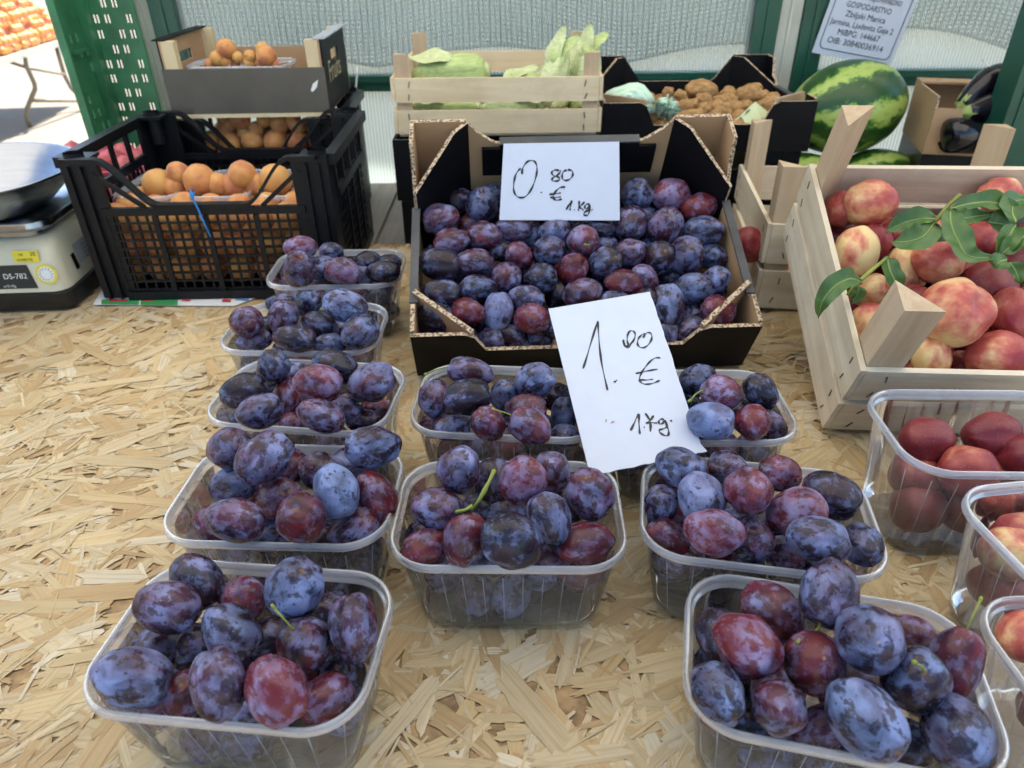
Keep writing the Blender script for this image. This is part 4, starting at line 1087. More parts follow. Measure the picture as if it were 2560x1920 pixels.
# ------------------------------------------------------------------ nectarines
NC = [(275,385,250,225,60,.105,.75,.1,0),(470,345,350,310,-10,.125,.62,0,0),(375,670,345,290,80,.118,.38,0,0),(480,612,275,245,70,.098,.9,.35,0),(470,935,260,225,20,.090,.45,.05,0),(470,1155,320,300,60,.100,.5,0,0),
      (690,795,330,250,80,.088,.45,.05,0),(935,730,350,320,-20,.115,.62,0,0),(1220,580,270,215,0,.095,.85,.25,0),(1340,290,330,235,0,.118,.6,0,0),(1250,905,400,345,-20,.102,.95,.55,0),(1020,1080,490,440,35,.140,.52,0,0),
      (760,1010,290,230,30,.090,.75,.35,0),(740,1180,250,190,0,.078,.85,.4,0),(1430,1080,350,330,90,.115,.75,.1,0),(1330,1362,470,320,-5,.115,.68,0,0),(880,1372,290,262,90,.108,.42,0,0),(1075,1440,240,210,0,.075,.9,.3,0),(1480,765,270,230,0,.100,1.1,.9,0),(1480,640,260,220,0,.092,1.1,.9,0),(1180,1180,280,240,0,.08,.85,.35,0),(640,560,260,230,0,.075,.8,.2,0),(840,560,280,230,0,.082,.7,.1,0),(1050,480,280,230,0,.08,.7,.1,0)]
items = []
for cx, cy, l, s, a, h, rd, dk, _ in NC:
    px, py = 2000 + cx / 2.675, 380 + cy / 2.675
    pos = atp(px, py, NO + nuz * (h - .022), nuz)
    o, r = place(FR.choice(NECTS), 'nectarine', pos, l / 2.50, s / 2.50, a, 1.06)
    o['red'] = rd; o['dark'] = dk
    items.append((o, px, py, 'dark red' if dk > .2 else ('yellow and red' if rd < .5 else 'orange red')))
label_rows(items, 4, 'nectarine', 'the tilted crate', 'nectarine', 'nectarines in the tilted wooden crate')
for i in range(7):
    for j in range(5):
        o = bpy.data.objects.new('nectarine', FR.choice(NECTS)); COL.objects.link(o)
        o.location = NO + nux * (-.188 + i * .0625 + .01 * (j % 2)) + nuy * (.040 + j * .055) + nuz * .034; o.rotation_euler = (FR.uniform(0, 6), FR.uniform(0, 6), FR.uniform(0, 6)); o.scale = (.031, .029, .029)
        o['red'] = FR.uniform(.5, .9); o['dark'] = FR.uniform(0, .5)
        tag(o, 'nectarine in the shadowed lower layer of the tilted wooden crate', 'nectarine', 'nectarines in the tilted wooden crate')
o, r = place(NECTS[0], 'nectarine', aty(1868, 612, 1.0), 95, 90, 0, 1.06); o['red'] = .9; o['dark'] = .2
tag(o, 'red nectarine low in the level crate, seen between the left slats', 'nectarine', 'nectarines in the level crate')
o, r = place(NECTS[1], 'nectarine', aty(1975, 690, 1.02), 95, 90, 0, 1.06); o['red'] = .6; o['dark'] = 0
tag(o, 'orange nectarine low in the level crate, behind its front slats', 'nectarine', 'nectarines in the level crate')
punn = [(.418, .503, -2, PM_TALL, 'tall clear punnet of dark nectarines, farthest at right below the crate', 'the farthest nectarine punnet'),
        (.4355, .374, 7, PM_TALL, 'tall clear punnet of nectarines, middle one at the right edge', 'the middle nectarine punnet'),
        (.402, .275, 2, PM, 'clear punnet of bright nectarines, nearest at the right edge', 'the nearest nectarine punnet')]
NP = [[(370,245,240,195,-10,.085,.95,.55),(660,225,270,190,0,.088,.95,.6),(550,375,265,215,0,.08,.85,.25),(790,315,220,190,20,.085,1,.6),(350,555,235,220,30,.036,.95,.6),(330,400,230,210,0,.055,.8,.4),(560,560,240,220,0,.038,.9,.5),(740,520,240,220,0,.038,.9,.5)],
      [(690,565,280,185,0,.085,.8,.3),(705,735,270,235,0,.078,.5,.12),(640,880,250,220,0,.04,.8,.45),(800,880,250,220,0,.04,.8,.45),(860,640,240,200,0,.08,.8,.3)],
      [(700,1095,240,250,30,.085,.55,0),(775,1270,310,190,85,.095,.9,.05),(770,1420,260,230,0,.05,.85,.2),(900,1100,240,220,0,.07,.6,.1)]]
for (x, y, rz, pm, lab, where), lst in zip(punn, NP):
    punnet(lab, x, y, rz, pm=pm)
    items = []
    for cx, cy, l, s, a, z, rd, dk in lst:
        px, py = 2100 + cx / 1.728, 960 + cy / 1.728
        pos = atz(px, py, z + .004)
        ca, sa = math.cos(R(rz)), math.sin(R(rz)); dx, dy = pos.x - x, pos.y - y; lx, ly = dx*ca + dy*sa, -dx*sa + dy*ca
        rr_ = max(l, s) / 1.60 * depth(pos) / F / 2; ins_ = .015 * max(0, 1 - z / .10); wx_, wy_ = max(.01, .0865 - ins_ - rr_), max(.004, .0580 - ins_ - rr_)
        lx, ly = max(-wx_, min(wx_, lx)), max(-wy_, min(wy_, ly)); pos = Vector((x + lx*ca - ly*sa, y + lx*sa + ly*ca, pos.z))
        o, r = place(FR.choice(NECTS), 'nectarine', pos, max(l, s) / 1.60, min(l, s) / 1.60, a, 1.06); o['red'] = rd; o['dark'] = dk
        items.append((o, px, py, 'dark red' if dk > .2 else 'orange red'))
    label_rows(items, 2, 'nectarine', where, 'nectarine', 'nectarines in clear punnets')

# ------------------------------------------------------------------ leafy twigs on the nectarines
def leaf_mesh(pts, wd, fold, nrm0, name='leaf', mt='leaf', wave=.0):
    """strip of leaf along a 3-D midrib, folded along it"""
    P = [Vector(p) for p in pts]; Q = []
    for i in range(len(P) - 1):
        p0, p1, p2, p3 = P[max(i-1, 0)], P[i], P[i+1], P[min(i+2, len(P)-1)]
        for k in range(5):
            u = k / 5; Q.append(0.5 * ((2*p1) + (p2-p0)*u + (2*p0-5*p1+4*p2-p3)*u*u + (3*p1-p0-3*p2+p3)*u**3))
    Q.append(P[-1]); n = len(Q); rings = []
    for i, p in enumerate(Q):
        d = (Q[min(i+1, n-1)] - Q[max(i-1, 0)]).normalized(); sd2 = d.cross(nrm0).normalized(); up = sd2.cross(d)
        u = i / (n - 1); wv = wd * (math.sin(math.pi * min(1, u * 1.02 + .01)) ** .75) * (1.12 - .35 * u)
        rings.append([p + sd2 * wv * k + up * (abs(k) * fold * wv + wave * math.sin(i * 1.1 + k * 2) * abs(k)) for k in (-1, -.66, -.33, 0, .33, .66, 1)])
    b = MB(); b.loft(rings, M[mt], closed=False)
    b2_ = MB(); b2_.tube([q + nrm0 * .0004 for q in Q[:-1]], [.0011 * (1 - .7 * i / n) for i in range(n - 1)], M['calyx'], 5)
    return b, b2_
def twig(label, stems, leaves):
    t = thing('leafy_twig', label, 'twig', group='leafy twigs among the nectarines')
    c6 = lambda x, y, h: atp(2000 + x / 2.675, 380 + y / 2.675, NO + nuz * h, nuz)
    for st, r in stems:
        b = MB(); b.tube([c6(*p) for p in st], [r * (1 - .25 * i / len(st)) for i in range(len(st))], M['stem'], 7); b.obj('twig', t, smooth=True)
    for pts, wd, fold in leaves:
        nr = (nuz + (CAM - c6(*pts[0])).normalized() * .8).normalized()
        b, b2_ = leaf_mesh([c6(*p) for p in pts], wd * .80, fold + .25, nr, wave=.0025)
        o = b.obj('leaf', t, smooth=True); b2_.obj('midrib', o, smooth=True)
twig('twig with many green leaves across the middle of the nectarine crate',
     [([(820,560,.150),(900,470,.160),(1000,350,.165),(1070,285,.168)], .0026)],
     [([(905,450,.165),(800,450,.158),(680,480,.150),(570,540,.140)], .0155, .3), ([(890,480,.160),(830,560,.158),(720,600,.15),(610,600,.14)], .019, .2), ([(1005,390,.168),(1010,480,.166),(1060,600,.162),(1140,700,.158),(1370,700,.148)], .017, .35),
      ([(1010,380,.170),(1150,345,.168),(1300,340,.166),(1410,400,.160),(1440,480,.15)], .014, .35), ([(1010,385,.168),(1090,440,.165),(1180,430,.160),(1320,410,.155)], .0125, .3), ([(1440,490,.16),(1400,560,.158),(1360,640,.152),(1310,700,.145)], .014, .5),
      ([(1445,470,.165),(1420,400,.165),(1440,330,.165),(1540,320,.16)], .018, .3), ([(1250,470,.155),(1340,480,.152),(1430,500,.15)], .017, .2), ([(1400,740,.15),(1440,800,.145),(1470,880,.135)], .010, .4), ([(1500,560,.16),(1400,640,.155),(1340,690,.150)], .012, .4), ([(860,560,.14),(920,560,.145),(1000,570,.14)], .014, .3), ([(1380,720,.152),(1330,740,.152),(1300,775,.146)], .013, .2)])
twig('small leafy twig at the left slat of the nectarine crate',
     [([(320,960,.125),(400,860,.140),(490,780,.140),(580,710,.132)], .0024)],
     [([(400,870,.140),(330,850,.152),(230,900,.150),(150,1000,.138),(120,1110,.118)], .0145, .35), ([(580,700,.132),(600,790,.130),(640,880,.122),(660,980,.110)], .0125, .4), ([(390,900,.138),(385,950,.132),(350,1000,.120)], .009, .5), ([(600,930,.11),(620,1000,.108),(610,1090,.098)], .012, .2)])

# ================================================================== black plastic crate of apricots
def rim_curve(W, low, high, sh, fl_, n=10):
    """height of the wavy rim along a side: high at the ends, dipping to low in the middle"""
    pts = [(-W/2, high), (-W/2 + fl_, high)]
    for k in range(1, n): 
        u = k / n; pts.append((-W/2 + fl_ + sh * u, high + (low - high) * (u*u*(3 - 2*u))))
    pts.append((-W/2 + fl_ + sh, low))
    return pts + [(-x, z) for x, z in reversed(pts)]
def plastic_crate(label, loc, rz, W, D, H, group, cells=True):
    t = thing('plastic_crate', label, 'crate', loc, rz, group)
    K = M['black_plastic']; th = .004
    cp = .052
    def lattice(w, zt, M4, ncol, rows, rib):
        """grid from x=-w/2..w/2, z=.012..zt"""
        b = MB(); bw = .0030
        cw = w / ncol; xs = []; 
        for i in range(ncol): xs += [-w/2 + i*cw, -w/2 + i*cw + bw]
        xs.append(w/2); xs = sorted(set(round(x, 6) for x in xs))
        z0 = .014; chh = (zt - z0) / rows; zs = []
        for j in range(rows): zs += [z0 + j*chh, z0 + j*chh + bw]
        zs.append(zt)
        holes = {(i, j) for i in range(1, len(xs) - 1, 2) for j in range(1, len(zs) - 1, 2)}
        b.perforated(xs, zs, holes, M4, th, K)
        for k in range(1, rib): 
            x = -w/2 + w * k / rib; b.box((x - .0035, -.004, .006), (x + .0045, -.0002, zt), K, M4)
        b.box((-w/2, -.006, 0), (w/2, th, .0138), K, M4)
        return b
    fw, dw = W - 2*cp*.8, D - 2*cp*.8
    lowf, lowb = H - .066, H - .045
    FMs = {'front': (frame((0, -D/2, 0), (1, 0, 0), (0, 1, 0), (0, 0, 1)), fw, lowf - .018, W, lowf), 'back': (frame((0, D/2, 0), (-1, 0, 0), (0, -1, 0), (0, 0, 1)), fw, lowf - .018, W, lowf)}
    for nm, (M4, w, zt, full, low) in FMs.items():
        lattice(w, zt, M4, 20, 9, 4).obj('lattice_panel', t)
        rc = rim_curve(full - .03, low, H, .075, .038)
        b = MB()
        # rim: swept flange following the wave, with a web under it
        up = [M4 @ Vector((x, -.008, z)) for x, z in rc]; up2 = [M4 @ Vector((x, .006, z)) for x, z in rc]
        dn2 = [M4 @ Vector((x, .006, z - .006)) for x, z in rc]; dn = [M4 @ Vector((x, -.008, z - .006)) for x, z in rc]
        b.loft([up, up2, dn2, dn, up], K, closed=False)
        b.obj('rim', t, angle=40)
        b = MB(); b.box((-w/2, -.0025, zt + .0004), (w/2, th + .0015, low - .0062), K, M4)
        b.obj('top_band', t)
        for sx in (-1, 1):
            b = MB()
            # slanting handle strut below the rising rim
            b.bar(M4 @ Vector((sx * (w/2 - .001), 0.002, H - .022)), M4 @ Vector((sx * (w/2 - .062), .002, low - .006)), .005, .006, K); b.obj('handle_strut', t)
    for sx in (-1, 1):
        M4 = frame((sx * W/2, 0, 0), (0, sx, 0), (-sx, 0, 0), (0, 0, 1))
        lattice(dw, H - .075, M4, 14, 8, 4).obj('lattice_panel', t)
        b = MB(); b.box((-D/2 + .01, -.010, H - .016), (D/2 - .01, .006, H - .001), K, M4); b.box((-dw/2, -.003, H - .074), (dw/2, th, H - .060), K, M4); b.obj('side_rail', t)
        for k in range(5):
            b = MB(); x = -dw/2 + dw * k / 4; b.box((x - .004, -.002, H - .0598), (x + .004, th, H - .0162), K, M4); b.obj('upright', t)
    for sx in (-1, 1):
        for sy in (-1, 1):
            b = MB(); x, y = sx * (W/2 - .001), sy * (D/2 - .001)
            b.box((min(x, x - sx*cp), min(y, y - sy*.006), .002), (max(x, x - sx*cp), max(y, y - sy*.006), H - .004), K)
            b.box((min(x, x - sx*.006), min(y - sy*.0062, y - sy*cp), .002), (max(x, x - sx*.006), max(y - sy*.0062, y - sy*cp), H - .004), K)
            for q in (.012, .030): b.box((x - sx*q - .0015, min(y, y + sy*.006), .002), (x - sx*q + .0015, max(y, y + sy*.006), H - .012), K)
            b.tube([(x - sx*.016, y - sy*.016, H - .05), (x - sx*.016, y - sy*.016, H + .004)], .0135, K, 16, cap=False)
            b.tube([(x - sx*.016, y - sy*.016, H - .05), (x - sx*.016, y - sy*.016, H + .004)], .0105, K, 16, cap=False)
            b.box((min(x, x - sx*.04), min(y, y - sy*.04), H - .006), (max(x, x - sx*.04), max(y, y - sy*.04), H - .0015), K)
            b.obj('corner_post', t)
    b = MB(); b.box((-W/2 + .006, -D/2 + .006, .003), (W/2 - .006, D/2 - .006, .008), K); b.obj('floor', t)
    return t
KC = (-.450, 1.170); KW, KD, KH = .378, .306, .217
plastic_crate('black plastic lattice crate of apricots standing on the counter beside the scale', (KC[0], KC[1], .003), R(1.0), KW, KD, KH, 'black plastic crates')
plastic_crate('black plastic crate of apricots under the cardboard tray by the wall', (-.468, 1.490, -.021), R(1.0), .300, .280, .222, 'black plastic crates')
def apricot(pos, r, lab, group):
    o = bpy.data.objects.new('apricot', FR.choice(APRI)); COL.objects.link(o)
    o.location = pos; o.rotation_euler = (FR.uniform(0, 6), FR.uniform(0, 6), FR.uniform(0, 6)); o.scale = (r * FR.uniform(.98, 1.06), r * FR.uniform(.96, 1.03), r)
    return tag(o, lab, 'apricot', group)
def apri_px(lst, y, lab, group, where):
    items = []
    for px, py, d in lst:
        p = aty(px, py, y + FR.uniform(-.006, .006)); o = apricot(p, d * .92 * depth(p) / F / 2, '', group); items.append((o, px, py, FR.choice(('orange',))))
    label_rows(items, 2, 'apricot', where, 'apricot', group)
for k, xx in enumerate((-.575, -.462, -.349)):
    for lay in (0, 1):
        pn = ('left', 'middle', 'right')[k]; ln_ = ('lower', 'upper')[lay]
        punnet(f'clear {ln_} punnet of apricots, {pn} in the front black crate', xx, 1.165, 90, z=.012 + .066 * lay, pm=PM_APR, group='apricot punnets in the front black crate')
for i in range(8):
    for lay, z in enumerate((.036, .078, .120)):
        for j in range(3):
            xx = -.600 + i * .0435 + (.008 if lay == 1 else 0)
            apricot((xx + FR.uniform(-.002, .002), 1.056 + j * .044 + FR.uniform(-.002, .002), z + FR.uniform(-.002, .002)), FR.uniform(.0205, .0228), f'apricot, {ORD[i]} from left, {("lowest", "middle", "upper")[lay]} layer, {("front", "second", "third")[j]} row behind the front crate lattice', 'apricots in the front black crate')
apri_px([(396, 462, 84), (447, 434, 62), (500, 452, 88), (494, 468, 60), (606, 436, 74), (590, 466, 82), (690, 450, 84), (545, 462, 64), (640, 462, 62), (437, 470, 60)], 1.14, '', 'apricots in the front black crate', 'the front black crate')
apri_px([(556, 297, 26), (600, 297, 56), (698, 310, 50), (575, 313, 34), (732, 290, 44), (735, 306, 44), (660, 300, 40), (640, 322, 40), (560, 325, 36), (610, 330, 36), (700, 335, 40), (750, 318, 36)], 1.40, '', 'apricots in the rear black crate', 'the rear black crate')
for i in range(6):
    for j in range(3):
        for k, zz in enumerate((.105, .148)):
            apricot((-.575 + i * .043 + .01 * (j % 2), 1.395 + j * .046, zz + FR.uniform(-.004, .004)), .0215, f'apricot, {ORD[i]} from left, {("lower", "upper")[k]} layer, {("front", "second", "third")[j]} row in the rear black crate', 'apricots in the rear black crate')
for k, xx in enumerate((-.535, -.405)): punnet(f'clear punnet of apricots in the rear black crate, {("left", "right")[k]} one', xx, 1.50, 90, z=.075, pm=PM_APR, group='apricot punnets in the rear black crate')
# blue cord tied to the crate's front
b = MB(); g = lambda x, y, yy=1.006: aty(x / 2.074, y / 2.074, yy)
b.tube([g(990, 985), g(1000, 1030), g(1030, 1090), g(1060, 1160), g(1092, 1228)], [.0016, .0015, .0014, .0013, .0012], M['blue_tie'], 6)
b.tube([g(1000, 1035), g(985, 1005), g(995, 980), g(1004, 1000), g(1000, 1035)], .0015, M['blue_tie'], 6)
tag(b.obj('blue_tie', smooth=True), 'bright blue cord end tied to the front of the black crate', 'cord')

# ------------------------------------------------------------------ leaflet under the crate
t = thing('leaflet', 'folded coloured advertising leaflet under the black crate', 'leaflet')
g = lambda x, y, z: atz(x / 2.074, y / 2.074, z)
A, B_, Cc, Dd = g(485, 1580, .0012), g(1215, 1588, .0012), Vector((-.36, 1.06, .0012)), Vector((-.66, 1.06, .0012))
b = MB(); b.add([A, B_, Cc, Dd] + [p + Vector((0, 0, .0012)) for p in (A, B_, Cc, Dd)], [(0, 1, 5, 4), (4, 5, 6, 7), (1, 2, 6, 5), (2, 3, 7, 6), (3, 0, 4, 7)], M['white']); b.obj('sheet', t)
def patch(q, mt, nme='print', z=.0028):
    b = MB(); P = [g(x, y, z) for x, y in q]; b.add(P, [tuple(range(len(P)))], mt); b.obj(nme, t)
patch([(525,1577),(720,1580),(722,1556),(527,1552)], M['green_print']); patch([(728,1581),(920,1583),(922,1556),(730,1554)], M['green_print'])
patch([(560,1562),(660,1562),(660,1552),(560,1551)], M['red_print'], z=.0031); patch([(735,1560),(790,1562),(795,1540),(740,1538)], M['red_print'], z=.0031)
patch([(940,1560),(985,1562),(990,1538),(945,1536)], M['red_print'], z=.0031); patch([(1150,1565),(1195,1566),(1200,1540),(1155,1538)], M['red_print'], z=.0031); patch([(1220,1556),(1290,1560),(1290,1545),(1225,1542)], M['blue_print'], z=.0031); patch([(1080,1548),(1120,1550),(1122,1538),(1082,1537)], M['blue_print'], z=.0031)
for x_, s_t in ((765, '0,85'), (965, '0,99'), (1172, '4,99')):
    p = g(x_, 1550, .0034); text(s_t, .0085, frame(p, (1, 0, 0), (0, 1, 0), (0, 0, 1)), M['white'], t)

# ================================================================== weighing scale
t = thing('weighing_scale', 'cream electronic weighing scale with steel pan at the left edge', 'scale', (-.812, 1.092, .003), R(3))
def rbox(w, d, r, z, dx=0, dy=0): return [v + Vector((dx, dy, 0)) for v in rrect(w, d, r, z, 5, 3)]
b = MB(); b.loft([rbox(.275, .235, .020, 0), rbox(.282, .240, .021, .004), rbox(.282, .240, .021, .026), rbox(.276, .234, .020, .028)], M['dark'], cap0=True, cap1=True); b.obj('base', t, angle=40)
b = MB(); b.loft([rbox(.274, .232, .022, .0285), rbox(.266, .222, .021, .070), rbox(.258, .212, .020, .092, 0, .002), rbox(.246, .198, .020, .100, 0, .004), rbox(.226, .180, .03, .103, 0, .006)], M['cream'], cap0=True, cap1=True); body = b.obj('housing', t, angle=35)
b = MB(); b.loft([rbox(.215, .190, .02, .104, 0, .01), rbox(.215, .190, .02, .112, 0, .01), rbox(.240, .208, .03, .113, 0, .012), rbox(.246, .214, .032, .118, 0, .012), rbox(.244, .212, .032, .126, 0, .012), rbox(.236, .204, .03, .129, 0, .012)], M['steel'], cap0=True, cap1=True); b.obj('weighing_plate', t, angle=40)
def dish(r0, r1, z0, z1, n=48):
    b = MB(); prof = [(0.001, z0), (r0 * .7, z0), (r0, z0 + .003), (r0 + (r1 - r0) * .35, z0 + (z1 - z0) * .25), (r0 + (r1 - r0) * .7, z0 + (z1 - z0) * .62), (r1, z1), (r1 + .004, z1 + .001), (r1 + .005, z1 - .002), (r1 + .0005, z1 - .003), (r0 + (r1-r0)*.7 + .002, z0 + (z1 - z0) * .56), (r0 + (r1-r0)*.35 + .002, z0 + (z1 - z0) * .18), (r0, z0 - .001), (0.001, z0 - .002)]
    b.loft([[Vector((r * math.cos(2*math.pi*k/n), r * math.sin(2*math.pi*k/n), z)) for k in range(n)] for r, z in prof], M['steel'])
    return b
o = dish(.090, .160, .131, .190).obj('pan', t, smooth=True); o.location = (-.005, -.035, 0)
FM = lambda x, z, y=-.1135: frame((x, y - (0.0285 - z) * 0.0, z), (1, 0, 0), (0, .12, .993), (0, -.993, .12))
yf = lambda z: -.1165 + (z - .0285) * .12
def on_front(x, z, off=.0006): return frame((x, yf(z) - off, z), (1, 0, 0), (0, .12, .993), (0, -.993, .12))
b = MB(); q = on_front(0, .052, .0004); b.add([q @ Vector(v) for v in ((-.10, -.017, 0), (.098, -.017, 0), (.091, .019, 0), (-.10, .019, 0))], [(0, 1, 2, 3)], M['dark']); b.obj('display_panel', t)
b = MB(); q = on_front(0, .054, .0009); b.add([q @ Vector(v) for v in ((-.09, -.010, 0), (.042, -.010, 0), (.042, .012, 0), (-.09, .012, 0))], [(0, 1, 2, 3)], M['silver']); b.obj('display', t)
text('DS-782', .0115, on_front(.070, .054, .001), M['white'], t); text('e=5/10g', .0055, on_front(.058, .0395, .001), M['white'], t)
b = MB(); q = on_front(.094, .083, .0008); b.add([q @ Vector(v) for v in ((-.018, -.008, 0), (.018, -.009, 0), (.018, .009, 0), (-.018, .009, 0))], [(0, 1, 2, 3)], M['yellow']); st = b.obj('yellow_sticker', t)
text('20', .008, on_front(.105, .087, .0014), M['ink'], t); text('HR', .005, on_front(.088, .086, .0014), M['ink'], t); text('01/00178', .0058, on_front(.092, .0785, .0014), M['ink'], t)
b = MB(); q = on_front(.1155, .056, .0008)
for r_, mt_, dz in ((.0155, 'yellow', 0), (.0118, 'white', .0003)):
    b.add([q @ Vector((r_ * math.cos(k * .2618), r_ * math.sin(k * .2618), dz)) for k in range(24)], [tuple(range(24))], M[mt_])
for k in range(14):
    a = k * .4488; b.add([q @ Vector((rr_ * math.cos(a + da), rr_ * math.sin(a + da), .0006)) for rr_, da in ((.007, -.06), (.0105, -.04), (.0105, .04), (.007, .06))], [(0, 1, 2, 3)], M['ink'])
b.obj('round_sticker', t)
def on_side(y, z, off=.0008): return frame((.137 - (z - .0285) * .10 + off, y, z), (0, 1, 0), (-.10, 0, .995), (.995, 0, .10))
b = MB(); q = on_side(-.02, .062); b.add([q @ Vector(v) for v in ((-.035, -.014, 0), (.05, -.014, 0), (.05, .016, 0), (-.035, .016, 0))], [(0, 1, 2, 3)], M['silver']); b.obj('data_plate', t)
b = MB(); q = on_side(-.063, .055); b.add([q @ Vector(v) for v in ((-.006, -.012, 0), (.005, -.012, 0), (.005, .013, 0), (-.006, .013, 0))], [(0, 1, 2, 3)], M['dark']); b.obj('mark_plate', t)
for k in range(4): text('Electronic scale 30 kg', .0055, on_side(-.012, .070 - k * .0065, .0013), M['ink'], t, xs=.8)

# ================================================================== cardboard tray with apricots on the rear crate
TY = 1.355
ta, tb = aty(432, 280, TY), aty(822, 275, TY)
TW, TD = tb.x - ta.x, .235
t = thing('fruit_tray', 'dark cardboard fruit tray with raised ends on the rear black crate', 'tray', ((ta.x + tb.x) / 2, TY, .2055), R(1.5))
h = TW / 2
b = MB(); b.box((-h, 0, .003), (h, .004, .078), M['tape']); b.box((-h, .0041, .003), (h, .0055, .0775), M['kraft']); b.obj('front_panel', t)
b = MB(); b.box((-h, TD - .004, .003), (h, TD, .085), M['kraft']); b.obj('back_panel', t)
for sx in (-1, 1):
    # raised end with a hand hole
    ys = [.006, TD*.34, TD*.62, TD - .0045]; zs = [.003, .078, .096, .122]
    M4 = frame((sx * h - (.006 if sx > 0 else 0), 0, 0), (0, 1, 0), (1, 0, 0), (0, 0, 1))
    b = MB(); b.perforated(ys, zs, {(1, 1)}, M4, .003, M['kraft'] if sx > 0 else M['black_board']); b.obj('end_panel', t)
    b = MB(); b.perforated(ys, zs, {(1, 1)}, M4 @ Matrix.Translation((0, .0031, 0)), .003, M['black_board'] if sx > 0 else M['kraft']); b.obj('end_lining', t)
    b = MB(); b.box((sx * h - .0135 - (0 if sx > 0 else -.006), .006, .1222), (sx * h + .0075 + (0 if sx > 0 else .006), TD - .0045, .1245), M['silver'] if sx > 0 else M['black_board']); b.obj('top_strip', t)
    for yy in (.0058, TD - .025):
        b = MB(); x0_ = -h + .0065 if sx < 0 else h - .0285; b.box((x0_, yy, .004), (x0_ + .022, yy + .018, .1215), M['pale_ply']); b.obj('corner_post', t)
b = MB(); b.box((-h + .001, .0056, .001), (h - .001, TD - .0045, .005), M['kraft']); b.obj('floor', t)
b = MB(); b.box((-h - .004, -.001, -.004), (h + .003, .012, .0025), M['pale_ply']); b.obj('base_batten', t)
for k in range(4):
    b = MB(); x_ = -h + .035 + k * (TW - .06) / 3; b.box((x_ - .0012, -.0008, .002), (x_ + .0012, 0.0, .014), M['staple']); b.obj('staple', t)
b = MB(); b.add([(h - .028, -.0006, .040), (h - .022, -.0006, .052), (h - .012, -.0006, .058), (h - .016, -.0006, .046), (h - .024, -.0006, .038)], [(0, 1, 2, 3, 4)], M['white']); b.obj('torn_patch', t)
q = frame((h + .0006, TD * .42, .062), (0, 1, 0), (0, 0, 1), (1, 0, 0))
text('Fruits', .052, q, M['gold'], t)
for k, (lab, px) in enumerate((('clear punnet of apricots, left in the cardboard tray', 552), ('clear punnet of apricots, right in the cardboard tray', 655))):
    p = aty(px, 150, TY + .085); punnet(lab, p.x, TY + .085, 0, z=.212 + .008, pm=PM_APR, group='apricot punnets in the tray').scale = (.72, 1.05, 1)
apri_px([(566, 122, 52), (544, 146, 40), (565, 152, 44), (527, 163, 34), (594, 143, 30), (625, 140, 32), (657, 122, 36), (666, 141, 54), (623, 156, 40), (690, 162, 26), (588, 162, 30), (648, 160, 30)], TY + .075, '', 'apricots in the tray', 'the cardboard tray')
# ================================================================== corn
def lathe_bent(path, radii, mt, n=20, rib=0, amp=0.0, flat=1.0):
    P = [Vector(p) for p in path]; rings = []
    up = Vector((0, 0, 1))
    for i, p in enumerate(P):
        d = (P[min(i+1, len(P)-1)] - P[max(i-1, 0)]).normalized(); sx = d.cross(up)
        if sx.length < .05: sx = d.cross(Vector((1, 0, 0)))
        sx.normalize(); sy = sx.cross(d)
        rings.append([p + (sx * math.cos(2*math.pi*k/n) + sy * math.sin(2*math.pi*k/n)) * radii[i] * (1 + amp * math.cos(rib * 2*math.pi*k/n + i * .2)) for k in range(n)])
    b = MB(); b.loft(rings, mt, cap0=True, cap1=True)
    return b
def corn(label, a, c, r, mt, blades, tuft):
    a, c = Vector(a), Vector(c); t = thing('corn_cob', label, 'corn', mat=Matrix.Translation(a), group='husked corn cobs in the small crate')
    d = c - a; prof = [(0, .35), (.03, .62), (.10, .86), (.3, 1), (.55, .98), (.75, .82), (.9, .52), (1.0, .16)]
    sag = Vector((0, 0, -.004))
    lathe_bent([d * u + sag * math.sin(u * 3.1) for u, _ in prof], [r * k for _, k in prof], M[mt], 28, 7, .07).obj('husk', t, smooth=True)
    up = Vector((0, -.5, .85)); side = d.normalized().cross(up)
    for k in range(blades):
        s0 = (k - (blades - 1) / 2) * .5
        st = d * .45 + side * r * s0 + up * r * .92; en = d * (1.00 + .10 * FR.random()) + side * r * (s0 * 3.0 + .6) + up * r * FR.uniform(.6, 1.6)
        b, b2_ = leaf_mesh([st, d * .7 + side * r * s0 * 1.2 + up * r * .98, en], r * .60, .20, up, wave=.003, mt=('husk_pale', 'husk')[k % 2]); b.obj('husk_leaf', t, smooth=True)
    b = MB(); b.tube([-d.normalized() * .006, d * .01], [r * .30, r * .42], M['husk_pale'], 12); b.obj('stalk', t, smooth=True)
    return t
ay = lambda x, y, yy: aty(900 + x / 2.5136, y / 2.5136, yy)
corn('plump corn cob lying along the left of the crate, on top', ay(795, 440, 1.40), ay(330, 465, 1.42), .034, 'husk', 1, 1)
corn('corn cob low in the crate behind the front slats, at left', ay(735, 672, 1.315), ay(330, 672, 1.335), .022, 'husk', 2, 1)
corn('pale corn cob in the middle, behind the gap of the front slats', ay(785, 680, 1.30), ay(1120, 665, 1.33), .020, 'husk_pale', 1, 1)
corn('corn cob lying flat in the middle below the tall leaves', ay(740, 640, 1.36), ay(1110, 505, 1.42), .024, 'husk_pale', 2, 1)
corn('upright corn cob leaning right with long leaves, left of the tall pair', ay(1140, 660, 1.325), ay(1290, 270, 1.36), .025, 'husk_pale', 2, 1)
corn('corn cob standing behind the leaning cob, middle of the right end', ay(1240, 640, 1.38), ay(1360, 330, 1.43), .022, 'husk', 1, 1)
corn('corn cob standing in the right end of the crate, pale leaves on top', ay(1395, 560, 1.36), ay(1450, 270, 1.40), .026, 'husk_pale', 2, 1)
corn('short corn cob with cut round end showing at the right', ay(1225, 665, 1.31), ay(1290, 560, 1.45), .018, 'husk_pale', 1, 1)
